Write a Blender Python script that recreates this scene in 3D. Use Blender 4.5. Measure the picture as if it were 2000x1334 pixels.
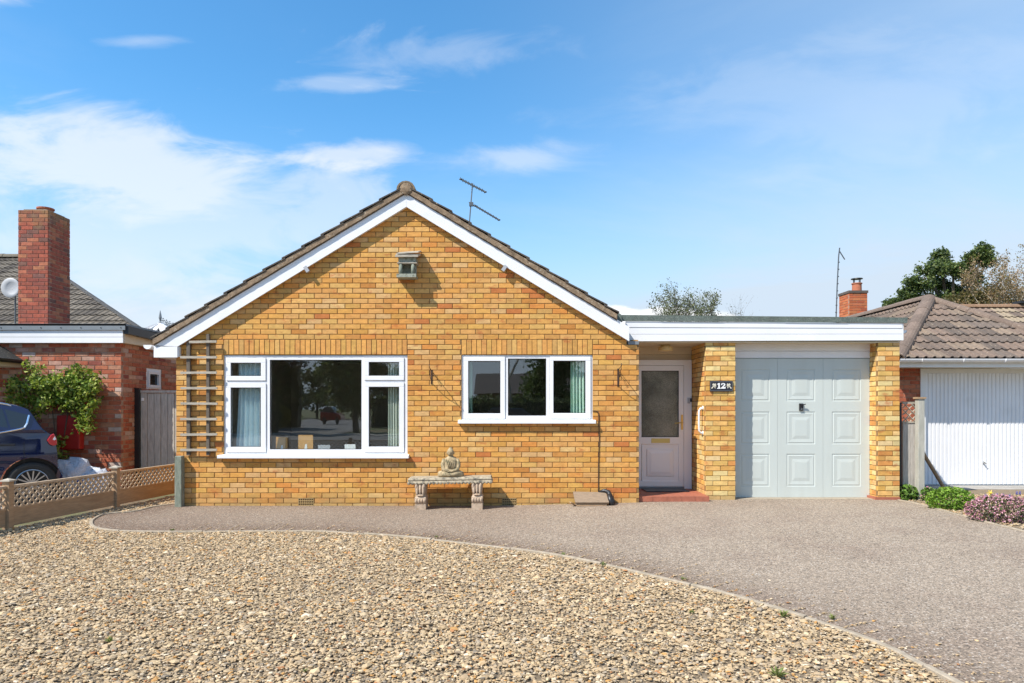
import bpy, bmesh, math, random
import numpy as np
from mathutils import Vector, Matrix
from mathutils.geometry import delaunay_2d_cdt

for o in list(bpy.data.objects):
    bpy.data.objects.remove(o)
S = bpy.context.scene
C = S.collection
R = random.Random(12)
RN = np.random.default_rng(12)

# ------------------------------------------------------------------ camera
F = 2000 * 24 / 36
HY, CH = 795.0, 1.447
cam = bpy.data.cameras.new("camera"); camo = bpy.data.objects.new("camera", cam); C.objects.link(camo)
cam.lens = 24; cam.sensor_width = 36; cam.shift_y = (HY - 667) / 2000
cam.clip_start = 0.05; cam.clip_end = 3000
camo.location = (0, -10, CH); camo.rotation_euler = (math.pi / 2, 0, 0)
S.camera = camo
S.view_settings.view_transform = 'Standard'; S.view_settings.look = 'None'
S.view_settings.gamma = 1; S.view_settings.use_curve_mapping = False
S.view_settings.exposure = 0.50
S.render.resolution_x = 1024; S.render.resolution_y = 683

# ------------------------------------------------------------------ sun and sky
SUN = Vector((1.45, 1.0, -2.0)).normalized()          # direction the light travels
sl = bpy.data.lights.new("sun", 'SUN'); so = bpy.data.objects.new("sun", sl); C.objects.link(so)
sl.energy = 5.0; sl.angle = math.radians(0.53); sl.color = (1.0, 0.95, 0.87)
so.rotation_euler = SUN.to_track_quat('-Z', 'Y').to_euler(); so.location = (-12, -16, 20)

w = bpy.data.worlds.new("World"); S.world = w; w.use_nodes = True
nt = w.node_tree; nt.nodes.clear()
def N(t, **k):
    n = nt.nodes.new(t)
    for a, b in k.items(): setattr(n, a, b)
    return n
def L(a, b): nt.links.new(a, b)
def MA(op, a, b=None, clamp=False):
    n = N('ShaderNodeMath', operation=op, use_clamp=clamp)
    for i, x in enumerate((a, b)):
        if x is None: continue
        if isinstance(x, (int, float)): n.inputs[i].default_value = x
        else: L(x, n.inputs[i])
    return n.outputs[0]
def SS(x, a, b):
    n = N('ShaderNodeMapRange', interpolation_type='SMOOTHSTEP')
    L(x, n.inputs['Value']); n.inputs['From Min'].default_value = a; n.inputs['From Max'].default_value = b
    return n.outputs[0]
def MIX(f, a, b, mode='MIX'):
    n = N('ShaderNodeMix', data_type='RGBA', blend_type=mode)
    if isinstance(f, (int, float)): n.inputs[0].default_value = f
    else: L(f, n.inputs[0])
    for i, x in ((6, a), (7, b)):
        if isinstance(x, tuple): n.inputs[i].default_value = (*x, 1)
        else: L(x, n.inputs[i])
    return n.outputs[2]
sky = N('ShaderNodeTexSky'); sky.sky_type = 'NISHITA'; sky.sun_disc = False
sky.sun_elevation = math.asin(-SUN.z); sky.sun_rotation = math.atan2(-SUN.x, -SUN.y)
sky.air_density = 1.0; sky.dust_density = 0.0; sky.ozone_density = 2.0
tc = N('ShaderNodeTexCoord'); sep = N('ShaderNodeSeparateXYZ'); L(tc.outputs['Generated'], sep.inputs[0])
X, Y, Z = sep.outputs
zz = MA('ADD', MA('MAXIMUM', Z, 0.0), 0.16)
cmb = N('ShaderNodeCombineXYZ'); L(MA('DIVIDE', X, zz), cmb.inputs[0]); L(MA('DIVIDE', Y, zz), cmb.inputs[1])
def noise(vec, scale, detail=6, rough=.55, dist=0., sc=(1, 1, 1), loc=(0, 0, 0), rot=0.):
    m = N('ShaderNodeMapping'); m.inputs['Scale'].default_value = sc; m.inputs['Location'].default_value = loc
    m.inputs['Rotation'].default_value = (0, 0, rot)
    L(vec, m.inputs[0]); n = N('ShaderNodeTexNoise'); L(m.outputs[0], n.inputs['Vector'])
    n.inputs['Scale'].default_value = scale; n.inputs['Detail'].default_value = detail
    n.inputs['Roughness'].default_value = rough; n.inputs['Distortion'].default_value = dist
    return n.outputs['Fac']
az = MA('DIVIDE', X, MA('ADD', MA('ABSOLUTE', Y), 0.25))
az = MA('MULTIPLY', az, 1.25)            # about tan(azimuth) ahead of the camera
leftm = MA('SUBTRACT', 1.0, SS(az, -.62, -.02))
blue = MIX(1.0, sky.outputs[0], (1.40, 2.68, 3.18), 'MULTIPLY')
# thin veil of high haze, paler towards the horizon
hz = MA('SUBTRACT', 1.0, SS(Z, 0.0, 0.46))
veil = MA('MULTIPLY', SS(noise(cmb.outputs[0], .5, 7, .6, .6, (1, 1.6, 1), (3, 1, 0), .3), .42, .8), .30)
rightv = MA('MULTIPLY', SS(az, -.15, .7), .36)
vf = MA('MINIMUM', MA('ADD', MA('ADD', MA('MULTIPLY', MA('POWER', hz, 1.7), 1.15), veil), rightv), 1.0)
c1 = MIX(vf, blue, (8.9, 10.6, 12.5))
# cirrus and soft cumulus, thicker on the left
el = MA('MULTIPLY', MA('DIVIDE', Z, MA('ADD', MA('ABSOLUTE', Y), 0.25)), 1.25)
cv = N('ShaderNodeCombineXYZ'); L(az, cv.inputs[0]); L(MA('MULTIPLY', el, 2.4), cv.inputs[1]); L(MA('MULTIPLY', Y, .3), cv.inputs[2])
nz = noise(cv.outputs[0], 5.5, 9, .60, .6, (1, 1, 1), (2.7, 1.3, 0), .15)
nb = noise(cv.outputs[0], 2.2, 5, .55, .4, (1, 1, 1), (5.7, .3, 0), -.2)
def cloud(base, a, e, ra, re, dens, k=1.5, kb=.8, colr=(12.2, 12.9, 13.8), soft=.85):
    dx = MA('DIVIDE', MA('SUBTRACT', az, a), ra); dy = MA('DIVIDE', MA('SUBTRACT', MA('SUBTRACT', el, e), MA('MULTIPLY', MA('SUBTRACT', az, a), .06)), re)
    d = MA('SQRT', MA('ADD', MA('MULTIPLY', dx, dx), MA('MULTIPLY', dy, dy)))
    d = MA('ADD', d, MA('ADD', MA('MULTIPLY', MA('SUBTRACT', nz, .5), k * 2), MA('MULTIPLY', MA('SUBTRACT', nb, .5), kb * 2)))
    f = MA('SUBTRACT', 1.0, SS(d, 1.0 - soft, 1.0)); return MIX(MA('MULTIPLY', f, dens), base, colr)
c2 = cloud(c1, -.62, .24, .46, .20, .46, 1.5, 1.3)
c2 = cloud(c2, -.60, .10, .62, .12, .45, .8, .6, (11.6, 12.3, 13.2))
c2 = cloud(c2, -.56, .33, .20, .07, .42, 1.8, .8, (13.4, 13.6, 14.0))
c2 = cloud(c2, -.76, .56, .13, .045, .75, 1.1, .4)
c2 = cloud(c2, -.52, .51, .085, .014, .30, 1.0, .2)
c2 = cloud(c2, -.24, .365, .125, .024, .62, 1.1, .3, (13., 13.3, 13.9))
c2 = cloud(c2, -.25, .462, .12, .016, .30, 1.3, .3)
c2 = cloud(c2, -.03, .505, .22, .034, .22, 1.6, .5)
c2 = cloud(c2, .02, .360, .17, .032, .45, .9, .4)
c2 = cloud(c2, .55, .44, .55, .10, .16, 1.2, 1.2)
# low bright cumulus bank on the horizon
n2 = noise(tc.outputs['Generated'], 5.5, 6, .5, 0, (1, 1, 1.9), (7.3, 2.2, 0))
top = MA('SUBTRACT', MA('MULTIPLY', MA('SUBTRACT', n2, .5), .34), MA('SUBTRACT', Z, .150))
band = MA('MULTIPLY', SS(top, .0, .018), MA('MULTIPLY', SS(az, .05, .16), MA('SUBTRACT', 1., SS(az, .36, .46))))
c3 = MIX(MA('MULTIPLY', band, .95), c2, (15., 15.2, 15.4))
bg = N('ShaderNodeBackground'); bg.inputs['Strength'].default_value = 0.054; L(c3, bg.inputs[0])
ow = N('ShaderNodeOutputWorld'); L(bg.outputs[0], ow.inputs[0])

# ------------------------------------------------------------------ helpers
def P(px, py, d): return ((px - 1000) * d / F, d - 10, CH + (HY - py) * d / F)
def XX(px, d=10.): return (px - 1000) * d / F
def ZZ(py, d=10.): return CH + (HY - py) * d / F
def ss(t):
    t = min(1, max(0, t)); return t * t * (3 - 2 * t)
def g(x, y): return .055 * ss((x + .8) / 3.4) * ss((y + 5) / 4.6)
def GP(px, py):
    z = 0
    for _ in range(6):
        d = (CH - z) * F / (py - HY); x = XX(px, d); z = g(x, d - 10)
    return x, d - 10

class MB:
    def __init__(s): s.v = []; s.f = []; s.c = []; s.col = (1, 1, 1)
    def add(s, vs, fs, col=None):
        b = len(s.v); s.v += [tuple(p) for p in vs]; s.f += [[i + b for i in f] for f in fs]
        s.c += [col or s.col] * len(vs); return s
    def box(s, x0, x1, y0, y1, z0, z1, col=None):
        return s.add([(x, y, z) for x in (x0, x1) for y in (y0, y1) for z in (z0, z1)],
                     [(0, 1, 3, 2), (4, 6, 7, 5), (0, 4, 5, 1), (2, 3, 7, 6), (0, 2, 6, 4), (1, 5, 7, 3)], col)
    def bar(s, a, b, w_, h_, up=(0, 0, 1), col=None):
        a, b = Vector(a), Vector(b); t = (b - a).normalized(); u = Vector(up)
        sd = t.cross(u)
        if sd.length < 1e-4: sd = t.cross(Vector((0, 1, 0)))
        sd.normalize(); u = sd.cross(t).normalized(); vs = []
        for p in (a, b):
            for i, j in ((-1, -1), (1, -1), (1, 1), (-1, 1)): vs.append(p + sd * (i * w_ / 2) + u * (j * h_ / 2))
        return s.add(vs, [(0, 1, 2, 3), (7, 6, 5, 4), (0, 4, 5, 1), (1, 5, 6, 2), (2, 6, 7, 3), (3, 7, 4, 0)], col)
    def tube(s, pts, rad, n=8, col=None, cap=True):
        pts = [Vector(p) for p in pts]
        if isinstance(rad, (int, float)): rad = [rad] * len(pts)
        vs = []; ref = None
        for i, p in enumerate(pts):
            t = (pts[min(i + 1, len(pts) - 1)] - pts[max(i - 1, 0)]).normalized()
            if ref is None: ref = t.orthogonal().normalized()
            ref = (ref - t * ref.dot(t))
            ref = ref.normalized() if ref.length > 1e-5 else t.orthogonal().normalized()
            q = t.cross(ref)
            for k in range(n):
                a = 2 * math.pi * k / n; vs.append(p + (ref * math.cos(a) + q * math.sin(a)) * rad[i])
        fs = [(i * n + k, i * n + (k + 1) % n, (i + 1) * n + (k + 1) % n, (i + 1) * n + k) for i in range(len(pts) - 1) for k in range(n)]
        if cap: fs += [tuple(range(n))[::-1], tuple(range((len(pts) - 1) * n, len(pts) * n))]
        return s.add(vs, fs, col)
    def prism(s, poly, vec, col=None):
        n = len(poly); v = Vector(vec); a = [Vector(p) for p in poly]
        return s.add(a + [p + v for p in a], [tuple(range(n)), tuple(range(n, 2 * n))[::-1]] +
                     [(i, i + n, (i + 1) % n + n, (i + 1) % n) for i in range(n)], col)
    def lathe(s, cx, cy, prof, n=16, col=None):
        vs = [(cx + r * math.cos(2 * math.pi * k / n), cy + r * math.sin(2 * math.pi * k / n), z) for r, z in prof for k in range(n)]
        fs = [(i * n + k, i * n + (k + 1) % n, (i + 1) * n + (k + 1) % n, (i + 1) * n + k) for i in range(len(prof) - 1) for k in range(n)]
        fs += [tuple(range(n))[::-1], tuple(range((len(prof) - 1) * n, len(prof) * n))]
        return s.add(vs, fs, col)
    def blob(s, c, r, n=10, m=7, jit=0., col=None):
        vs = []; rr = R
        for i in range(m + 1):
            th = math.pi * i / m
            for k in range(n):
                a = 2 * math.pi * k / n; j = 1 + rr.uniform(-jit, jit)
                vs.append((c[0] + r[0] * j * math.sin(th) * math.cos(a), c[1] + r[1] * j * math.sin(th) * math.sin(a), c[2] + r[2] * j * math.cos(th)))
        fs = [(i * n + k, (i + 1) * n + k, (i + 1) * n + (k + 1) % n, i * n + (k + 1) % n) for i in range(m) for k in range(n)]
        return s.add(vs, fs, col)
    def ring(s, x0, x1, z0, z1, ix0, ix1, iz0, iz1, y0, y1, col=None):   # rectangular frame in the XZ plane
        s.box(x0, x1, y0, y1, z0, iz0, col); s.box(x0, x1, y0, y1, iz1, z1, col)
        s.box(x0, ix0, y0, y1, iz0, iz1, col); s.box(ix1, x1, y0, y1, iz0, iz1, col); return s
    def mesh(s, name, off=(0, 0, 0), smooth=False):
        me = bpy.data.meshes.new(name)
        me.from_pydata([(p[0] - off[0], p[1] - off[1], p[2] - off[2]) for p in s.v], [], s.f)
        at = me.color_attributes.new("col", 'FLOAT_COLOR', 'POINT')
        a = np.ones((len(s.v), 4), dtype=np.float32); a[:, :3] = np.array(s.c, dtype=np.float32).reshape(-1, 3)
        at.data.foreach_set("color", a.ravel())
        if smooth: me.polygons.foreach_set("use_smooth", [True] * len(me.polygons))
        me.update(); return me

def WL(o):
    v = Vector((0, 0, 0))
    while o: v += o.location; o = o.parent
    return v
def thing(name, label, cat, loc, group=None, kind=None):
    o = bpy.data.objects.new(name, None); C.objects.link(o); o.location = loc; o.empty_display_size = .1
    o['label'] = label; o['category'] = cat
    if group: o['group'] = group
    if kind: o['kind'] = kind
    return o
def put(name, mb, m, parent=None, smooth=False, label=None, cat=None, kind=None, group=None, bevel=0, loc=None):
    off = WL(parent) if parent else Vector(loc or (0, 0, 0))
    me = mb.mesh(name, off, smooth); me.materials.append(m)
    o = bpy.data.objects.new(name, me); C.objects.link(o)
    if parent: o.parent = parent
    else: o.location = off
    if label: o['label'] = label
    if cat: o['category'] = cat
    if kind: o['kind'] = kind
    if group: o['group'] = group
    if bevel:
        b = o.modifiers.new("bevel", 'BEVEL'); b.width = bevel; b.segments = 2; b.limit_method = 'ANGLE'
        if smooth:
            for p in me.polygons: p.use_smooth = True
    return o
def shared(name, me, parent, wloc, rot=None, scale=None):
    o = bpy.data.objects.new(name, me); C.objects.link(o); o.parent = parent
    o.location = Vector(wloc) - WL(parent)
    if rot is not None: o.rotation_euler = rot
    if scale is not None: o.scale = scale
    return o

# ------------------------------------------------------------------ materials
def M(name, col=(.8, .8, .8), attr=False, rough=.6, n1=None, col2=None, n2=None, bump=None, metal=0., spec=.5, spk=None, coat=0., wave=None, stretch=None):
    """n1=(scale, amount) brightness grain; n2=(scale, lo, hi) patches of col2; bump=(scale, strength, dist); spk=(scale, amount) cell speckle"""
    m = bpy.data.materials.new(name); m.use_nodes = True; t = m.node_tree; nd = t.nodes; b = nd['Principled BSDF']
    b.inputs['Roughness'].default_value = rough; b.inputs['Metallic'].default_value = metal
    b.inputs['Specular IOR Level'].default_value = spec; b.inputs['Coat Weight'].default_value = coat
    if coat: b.inputs['Coat Roughness'].default_value = .03
    geo = nd.new('ShaderNodeNewGeometry'); vec = geo.outputs['Position']
    if stretch:
        mp = nd.new('ShaderNodeMapping'); mp.inputs['Scale'].default_value = stretch; t.links.new(vec, mp.inputs[0]); vec = mp.outputs[0]
    def noi(s, det=5, ro=.6):
        n = nd.new('ShaderNodeTexNoise'); t.links.new(vec, n.inputs['Vector']); n.inputs['Scale'].default_value = s
        n.inputs['Detail'].default_value = det; n.inputs['Roughness'].default_value = ro; return n.outputs['Fac']
    def mr(x, a, b_, c, d):
        n = nd.new('ShaderNodeMapRange'); t.links.new(x, n.inputs[0])
        for i, v in enumerate((a, b_, c, d)): n.inputs[i + 1].default_value = v
        return n.outputs[0]
    def mix(f, a, b_, mode='MIX'):
        n = nd.new('ShaderNodeMix'); n.data_type = 'RGBA'; n.blend_type = mode
        if isinstance(f, (int, float)): n.inputs[0].default_value = f
        else: t.links.new(f, n.inputs[0])
        for i, x in ((6, a), (7, b_)):
            if isinstance(x, tuple): n.inputs[i].default_value = (*x, 1)
            else: t.links.new(x, n.inputs[i])
        return n.outputs[2]
    if attr:
        a = nd.new('ShaderNodeVertexColor'); a.layer_name = "col"; c = a.outputs[0]
    else:
        r = nd.new('ShaderNodeRGB'); r.outputs[0].default_value = (*col, 1); c = r.outputs[0]
    if n2 and col2: c = mix(mr(noi(n2[0]), n2[1], n2[2], 0, n2[3] if len(n2) > 3 else 1), c, col2)
    if n1:
        f = mr(noi(n1[0], 6, .65), .25, .75, 1 - n1[1], 1 + n1[1]); cc = nd.new('ShaderNodeCombineColor')
        for i in range(3): t.links.new(f, cc.inputs[i])
        c = mix(1., c, cc.outputs[0], 'MULTIPLY')
    if spk:
        v = nd.new('ShaderNodeTexVoronoi'); t.links.new(vec, v.inputs['Vector']); v.inputs['Scale'].default_value = spk[0]
        sp = nd.new('ShaderNodeSeparateColor'); t.links.new(v.outputs['Color'], sp.inputs[0])
        f = mr(sp.outputs[0], 0, 1, 1 - spk[1], 1 + spk[1]); cc = nd.new('ShaderNodeCombineColor')
        for i in range(3): t.links.new(f, cc.inputs[i])
        c = mix(1., c, cc.outputs[0], 'MULTIPLY')
        c = mix(mr(sp.outputs[1], .93, .96, 0, .6), c, (.62, .56, .48))
        c = mix(mr(sp.outputs[2], .94, .97, 0, .7), c, (.05, .04, .035))
    t.links.new(c, b.inputs['Base Color'])
    if bump:
        bn = nd.new('ShaderNodeBump'); bn.inputs['Strength'].default_value = bump[1]; bn.inputs['Distance'].default_value = bump[2]
        if spk and len(bump) > 3:
            t.links.new(v.outputs['Distance'], bn.inputs['Height'])
        else: t.links.new(noi(bump[0], 6, .7), bn.inputs['Height'])
        t.links.new(bn.outputs[0], b.inputs['Normal'])
    return m

def glass(name, tint=(.95, .97, .96), ior=1.85):
    m = bpy.data.materials.new(name); m.use_nodes = True; t = m.node_tree; nd = t.nodes; nd.remove(nd['Principled BSDF'])
    tr = nd.new('ShaderNodeBsdfTransparent'); tr.inputs[0].default_value = (*tint, 1)
    gl = nd.new('ShaderNodeBsdfGlossy'); gl.inputs['Roughness'].default_value = 0.0; gl.inputs[0].default_value = (.96, .98, 1, 1)
    lw = nd.new('ShaderNodeLayerWeight'); lw.inputs[0].default_value = .5
    pw = nd.new('ShaderNodeMath'); pw.operation = 'POWER'; t.links.new(lw.outputs['Facing'], pw.inputs[0]); pw.inputs[1].default_value = 5
    fr = nd.new('ShaderNodeMath'); fr.operation = 'MULTIPLY_ADD'; t.links.new(pw.outputs[0], fr.inputs[0]); fr.inputs[1].default_value = .93; fr.inputs[2].default_value = .11
    geo = nd.new('ShaderNodeNewGeometry'); n = nd.new('ShaderNodeTexNoise'); n.inputs['Scale'].default_value = 1.3
    t.links.new(geo.outputs['Position'], n.inputs['Vector'])
    bn = nd.new('ShaderNodeBump'); bn.inputs['Strength'].default_value = .05; bn.inputs['Distance'].default_value = .02
    t.links.new(n.outputs['Fac'], bn.inputs['Height']); t.links.new(bn.outputs[0], gl.inputs['Normal'])
    mx = nd.new('ShaderNodeMixShader'); t.links.new(fr.outputs[0], mx.inputs[0]); t.links.new(tr.outputs[0], mx.inputs[1]); t.links.new(gl.outputs[0], mx.inputs[2])
    t.links.new(mx.outputs[0], nd['Material Output'].inputs[0]); return m

m_ybrick = M("buff_brick", attr=True, rough=.85, n1=(13, .24), col2=(.42, .11, .03), n2=(7, .57, .68, .6), bump=(110, .5, .003), stretch=(.8, .8, 1.5))
def base_stain(m, col, top, amt):
    t = m.node_tree; b = t.nodes['Principled BSDF']; src = b.inputs['Base Color'].links[0].from_socket
    geo = t.nodes.new('ShaderNodeNewGeometry'); sp = t.nodes.new('ShaderNodeSeparateXYZ'); t.links.new(geo.outputs['Position'], sp.inputs[0])
    no = t.nodes.new('ShaderNodeTexNoise'); no.inputs['Scale'].default_value = 3.5; no.inputs['Detail'].default_value = 6; t.links.new(geo.outputs['Position'], no.inputs['Vector'])
    a = t.nodes.new('ShaderNodeMath'); a.operation = 'MULTIPLY_ADD'; t.links.new(no.outputs['Fac'], a.inputs[0]); a.inputs[1].default_value = -.5; t.links.new(sp.outputs[2], a.inputs[2])
    mr = t.nodes.new('ShaderNodeMapRange'); t.links.new(a.outputs[0], mr.inputs[0]); mr.inputs[1].default_value = top - .25; mr.inputs[2].default_value = -.32; mr.inputs[3].default_value = 0; mr.inputs[4].default_value = amt
    mx = t.nodes.new('ShaderNodeMix'); mx.data_type = 'RGBA'; t.links.new(mr.outputs[0], mx.inputs[0]); t.links.new(src, mx.inputs[6]); mx.inputs[7].default_value = (*col, 1); t.links.new(mx.outputs[2], b.inputs['Base Color'])
base_stain(m_ybrick, (.34, .25, .10), .22, .75)
m_rbrick = M("red_brick", attr=True, rough=.85, n1=(14, .3), col2=(.46, .33, .25), n2=(4, .56, .7, .5), bump=(160, .35, .002))
m_ymort = M("sandy_mortar", (.25, .145, .055), rough=.95, n1=(20, .35), bump=(120, .4, .003))
m_rmort = M("pale_mortar", (.36, .24, .17), rough=.95, n1=(20, .25), bump=(120, .4, .003))
m_white = M("white_upvc", (.80, .80, .81), rough=.3, n1=(3, .04), col2=(.58, .58, .53), n2=(2.3, .55, .8, .3), bump=(4, .04, .01))
m_wpaint = M("white_paint", (.78, .78, .77), rough=.45, n1=(9, .05), col2=(.6, .59, .55), n2=(2.2, .62, .85, .5), bump=(60, .1, .002))
m_cream = M("cream_board", (.62, .53, .38), rough=.5, n1=(5, .06))
m_dark = M("dark_gap", (.02, .02, .02), rough=.9)
m_glass = glass("window_glass")
m_inwall = M("room_wall", (.60, .54, .46), rough=.9, n1=(2, .05))
m_floor = M("room_carpet", (.34, .28, .22), rough=1, n1=(60, .2))
m_curt = M("curtain_cloth", attr=True, rough=.95, n1=(40, .08), bump=(300, .2, .001))
m_gdoor = M("garage_door_paint", (.53, .57, .535), rough=.42, n1=(7, .03), col2=(.47, .48, .43), n2=(3, .52, .8, .35), bump=(120, .06, .001), stretch=(1, 1, .15))
m_fdoor = M("front_door_upvc", (.80, .78, .77), rough=.3, n1=(3, .03))
m_felt = M("green_mineral_felt", (.115, .145, .125), rough=.95, n1=(9, .35), spk=(260, .5), bump=(220, .6, .003))
m_tile = M("concrete_roof_tile", attr=True, rough=.92, n1=(26, .3), col2=(.40, .34, .25), n2=(34, .60, .70, .7), bump=(90, .6, .004))
m_verge = M("verge_mortar", (.25, .175, .11), rough=.95, n1=(14, .5), col2=(.42, .36, .27), n2=(30, .58, .68, .9), bump=(60, .8, .008))
m_terra = M("terracotta_tile", (.36, .12, .07), rough=.6, n1=(12, .25), bump=(80, .2, .002))
m_brass = M("brass", (.60, .42, .16), rough=.3, metal=1.)
m_black = M("black_plastic", (.018, .018, .02), rough=.4, n1=(30, .2))
m_iron = M("rusty_iron", (.05, .025, .017), rough=.75, n1=(60, .5))
m_stone = M("weathered_stone", (.38, .32, .225), rough=.95, n1=(22, .45), col2=(.10, .095, .08), n2=(16, .50, .64, .85), bump=(70, .9, .006))
m_legst = M("carved_pale_stone", (.46, .35, .25), rough=.95, n1=(16, .3), col2=(.30, .17, .09), n2=(12, .55, .7, .6), bump=(60, .7, .005))
m_statue = M("mossy_stone", (.37, .285, .165), rough=.95, n1=(26, .4), col2=(.10, .10, .055), n2=(14, .5, .66, .8), bump=(80, .9, .005))
m_oldwood = M("grey_weathered_wood", (.46, .42, .37), rough=.9, n1=(14, .35), col2=(.17, .15, .13), n2=(7, .5, .7, .7), bump=(40, .5, .004), stretch=(6, 6, .7))
m_slat = M("pale_weathered_slat", (.40, .355, .285), rough=.9, n1=(14, .3), col2=(.24, .2, .15), n2=(9, .55, .7, .7), bump=(40, .5, .003), stretch=(.8, 5, 5))
m_dwood = M("dark_weathered_batten", (.13, .105, .08), rough=.9, n1=(20, .3), bump=(40, .5, .003))
m_fence = M("tan_fence_wood", (.38, .25, .145), rough=.85, n1=(7, .3), col2=(.22, .12, .06), n2=(3.5, .55, .72, .7), bump=(30, .4, .003), stretch=(3, .8, 6))
m_fslat = M("tan_lattice_slat", (.46, .345, .23), rough=.85, n1=(14, .3), bump=(40, .4, .003))
m_gpost = M("greenish_post", (.20, .22, .17), rough=.9, n1=(12, .4), col2=(.3, .28, .22), n2=(6, .5, .7, .7), bump=(40, .6, .004), stretch=(4, 4, .8))
m_green = M("painted_green_wood", (.30, .31, .25), rough=.8, n1=(30, .35), col2=(.11, .12, .07), n2=(22, .5, .65, .9), bump=(60, .4, .002))
m_tarmac = M("worn_pink_tarmac", attr=True, rough=.95, n1=(22, .26), col2=(.225, .162, .118), n2=(1.1, .48, .74, .7), spk=(100, .50), bump=(300, .75, .006, 1))
m_gravbase = M("gravel_bed", (.22, .165, .105), rough=1, n1=(60, .5), bump=(80, 1, .01))
m_gravel = M("gravel_stone", attr=True, rough=.85, n1=(90, .22), bump=(200, .4, .002))
m_edge = M("concrete_edging", (.34, .28, .205), rough=.95, n1=(18, .3), col2=(.2, .17, .12), n2=(6, .55, .72, .6), bump=(110, .6, .004))
m_earth = M("ground_soil_grass", (.10, .13, .045), rough=1, n1=(6, .4), col2=(.17, .12, .07), n2=(.4, .45, .6), bump=(30, 1, .02))
m_road = M("road_asphalt", (.16, .155, .15), rough=.9, n1=(3, .2), spk=(60, .3), bump=(120, .4, .004))
m_pave = M("pavement_concrete", (.33, .31, .28), rough=.95, n1=(4, .25), bump=(90, .4, .003))
m_leaf = M("leaf", attr=True, rough=.55, n1=(9, .25))
_t = m_leaf.node_tree; _b = _t.nodes['Principled BSDF']; _tr = _t.nodes.new('ShaderNodeBsdfTranslucent'); _mx = _t.nodes.new('ShaderNodeMixShader')
_mx.inputs[0].default_value = .38; _t.links.new(_b.inputs['Base Color'].links[0].from_socket, _tr.inputs[0])
_t.links.new(_b.outputs[0], _mx.inputs[1]); _t.links.new(_tr.outputs[0], _mx.inputs[2]); _t.links.new(_mx.outputs[0], _t.nodes['Material Output'].inputs[0])
m_bark = M("bark", (.13, .095, .065), rough=.95, n1=(12, .4), bump=(30, .8, .01), stretch=(4, 4, 1))
m_pbark = M("pale_bark", (.33, .28, .21), rough=.95, n1=(12, .3), bump=(30, .8, .01))
m_navy = M("navy_car_paint", (.005, .010, .050), rough=.06, spec=.9)
m_cglass = M("tinted_car_glass", (.012, .02, .028), rough=.03, spec=.9)
m_chrome = M("chrome", (.75, .76, .78), rough=.16, metal=1.)
m_rim = M("alloy", (.50, .50, .52), rough=.3, metal=.9)
m_tyre = M("rubber", (.022, .022, .022), rough=.85, n1=(60, .3))
m_redl = M("red_lens", (.50, .012, .012), rough=.15, coat=1.)
m_redbox = M("red_meter_box", (.42, .025, .018), rough=.45, n1=(6, .12))
m_bag = M("white_sack", attr=True, rough=.45, bump=(9, 1., .07))
m_lead = M("grey_metal_trim", (.19, .21, .225), rough=.5, n1=(5, .12))
m_alu = M("aerial_metal", (.12, .13, .14), rough=.5, metal=.4)
m_lamp = M("cream_lamp_shade", (.62, .47, .22), rough=.35)
m_frost = M("frosted_glass", (.075, .075, .045), rough=.3, n1=(60, .8), col2=(.26, .26, .20), n2=(2.2, .45, .7, .8), bump=(70, .9, .01), spec=.7)
m_paper = M("letter_white", (.82, .82, .80), rough=.6)
m_frameW = M("photo_frame_wood", (.62, .33, .10), rough=.5, n1=(20, .15))
m_pipe = M("dish_grey", (.40, .41, .43), rough=.5)
m_pot = M("clay_pot", (.42, .14, .07), rough=.8, n1=(14, .2))
m_cap = M("weathered_cement", (.26, .22, .16), rough=.95, n1=(12, .4), col2=(.42, .22, .03), n2=(9, .55, .66, .8), bump=(50, .8, .006))
m_flower = M("petal", attr=True, rough=.7)

# ------------------------------------------------------------------ ground sheets
def sheet(name, poly, lift, m, step=.25, label=None, tint=None):
    pts = [Vector(p) for p in poly]; n = len(pts); edges = [(i, (i + 1) % n) for i in range(n)]
    xs = [p[0] for p in poly]; ys = [p[1] for p in poly]
    def inside(x, y):
        c = False
        for i in range(n):
            a, b = poly[i], poly[(i + 1) % n]
            if (a[1] > y) != (b[1] > y) and x < (b[0] - a[0]) * (y - a[1]) / (b[1] - a[1]) + a[0]: c = not c
        return c
    for i in range(int((max(xs) - min(xs)) / step) + 1):
        for j in range(int((max(ys) - min(ys)) / step) + 1):
            x, y = min(xs) + (i + .5) * step, min(ys) + (j + .5) * step
            if inside(x, y): pts.append(Vector((x, y)))
    r = delaunay_2d_cdt(pts, edges, [list(range(n))], 1, 1e-5)
    mb = MB(); mb.add([(v[0], v[1], g(v[0], v[1]) + lift) for v in r[0]], [list(f) for f in r[2]])
    if tint: mb.c = [tint(v[0], v[1]) for v in r[0]]
    o = put(name, mb, m, kind='structure', smooth=True)
    return o

mb = MB()
xs = [-400, -120, -40, -20, -12, -8, -6, -4, -2, -1, 0, 1, 2, 3, 4, 6, 8, 12, 20, 40, 120, 400]
ys = [-400, -120, -45, -30, -22, -14, -10, -7, -5, -4, -3, -2, -1, 0, 1, 3, 6, 10, 20, 50, 150, 700]
mb.add([(x, y, g(x, y) - .05) for y in ys for x in xs],
       [(j * 22 + i, j * 22 + i + 1, (j + 1) * 22 + i + 1, (j + 1) * 22 + i) for j in range(21) for i in range(21)])
put("ground", mb, m_earth, kind='structure', smooth=True)

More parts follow.
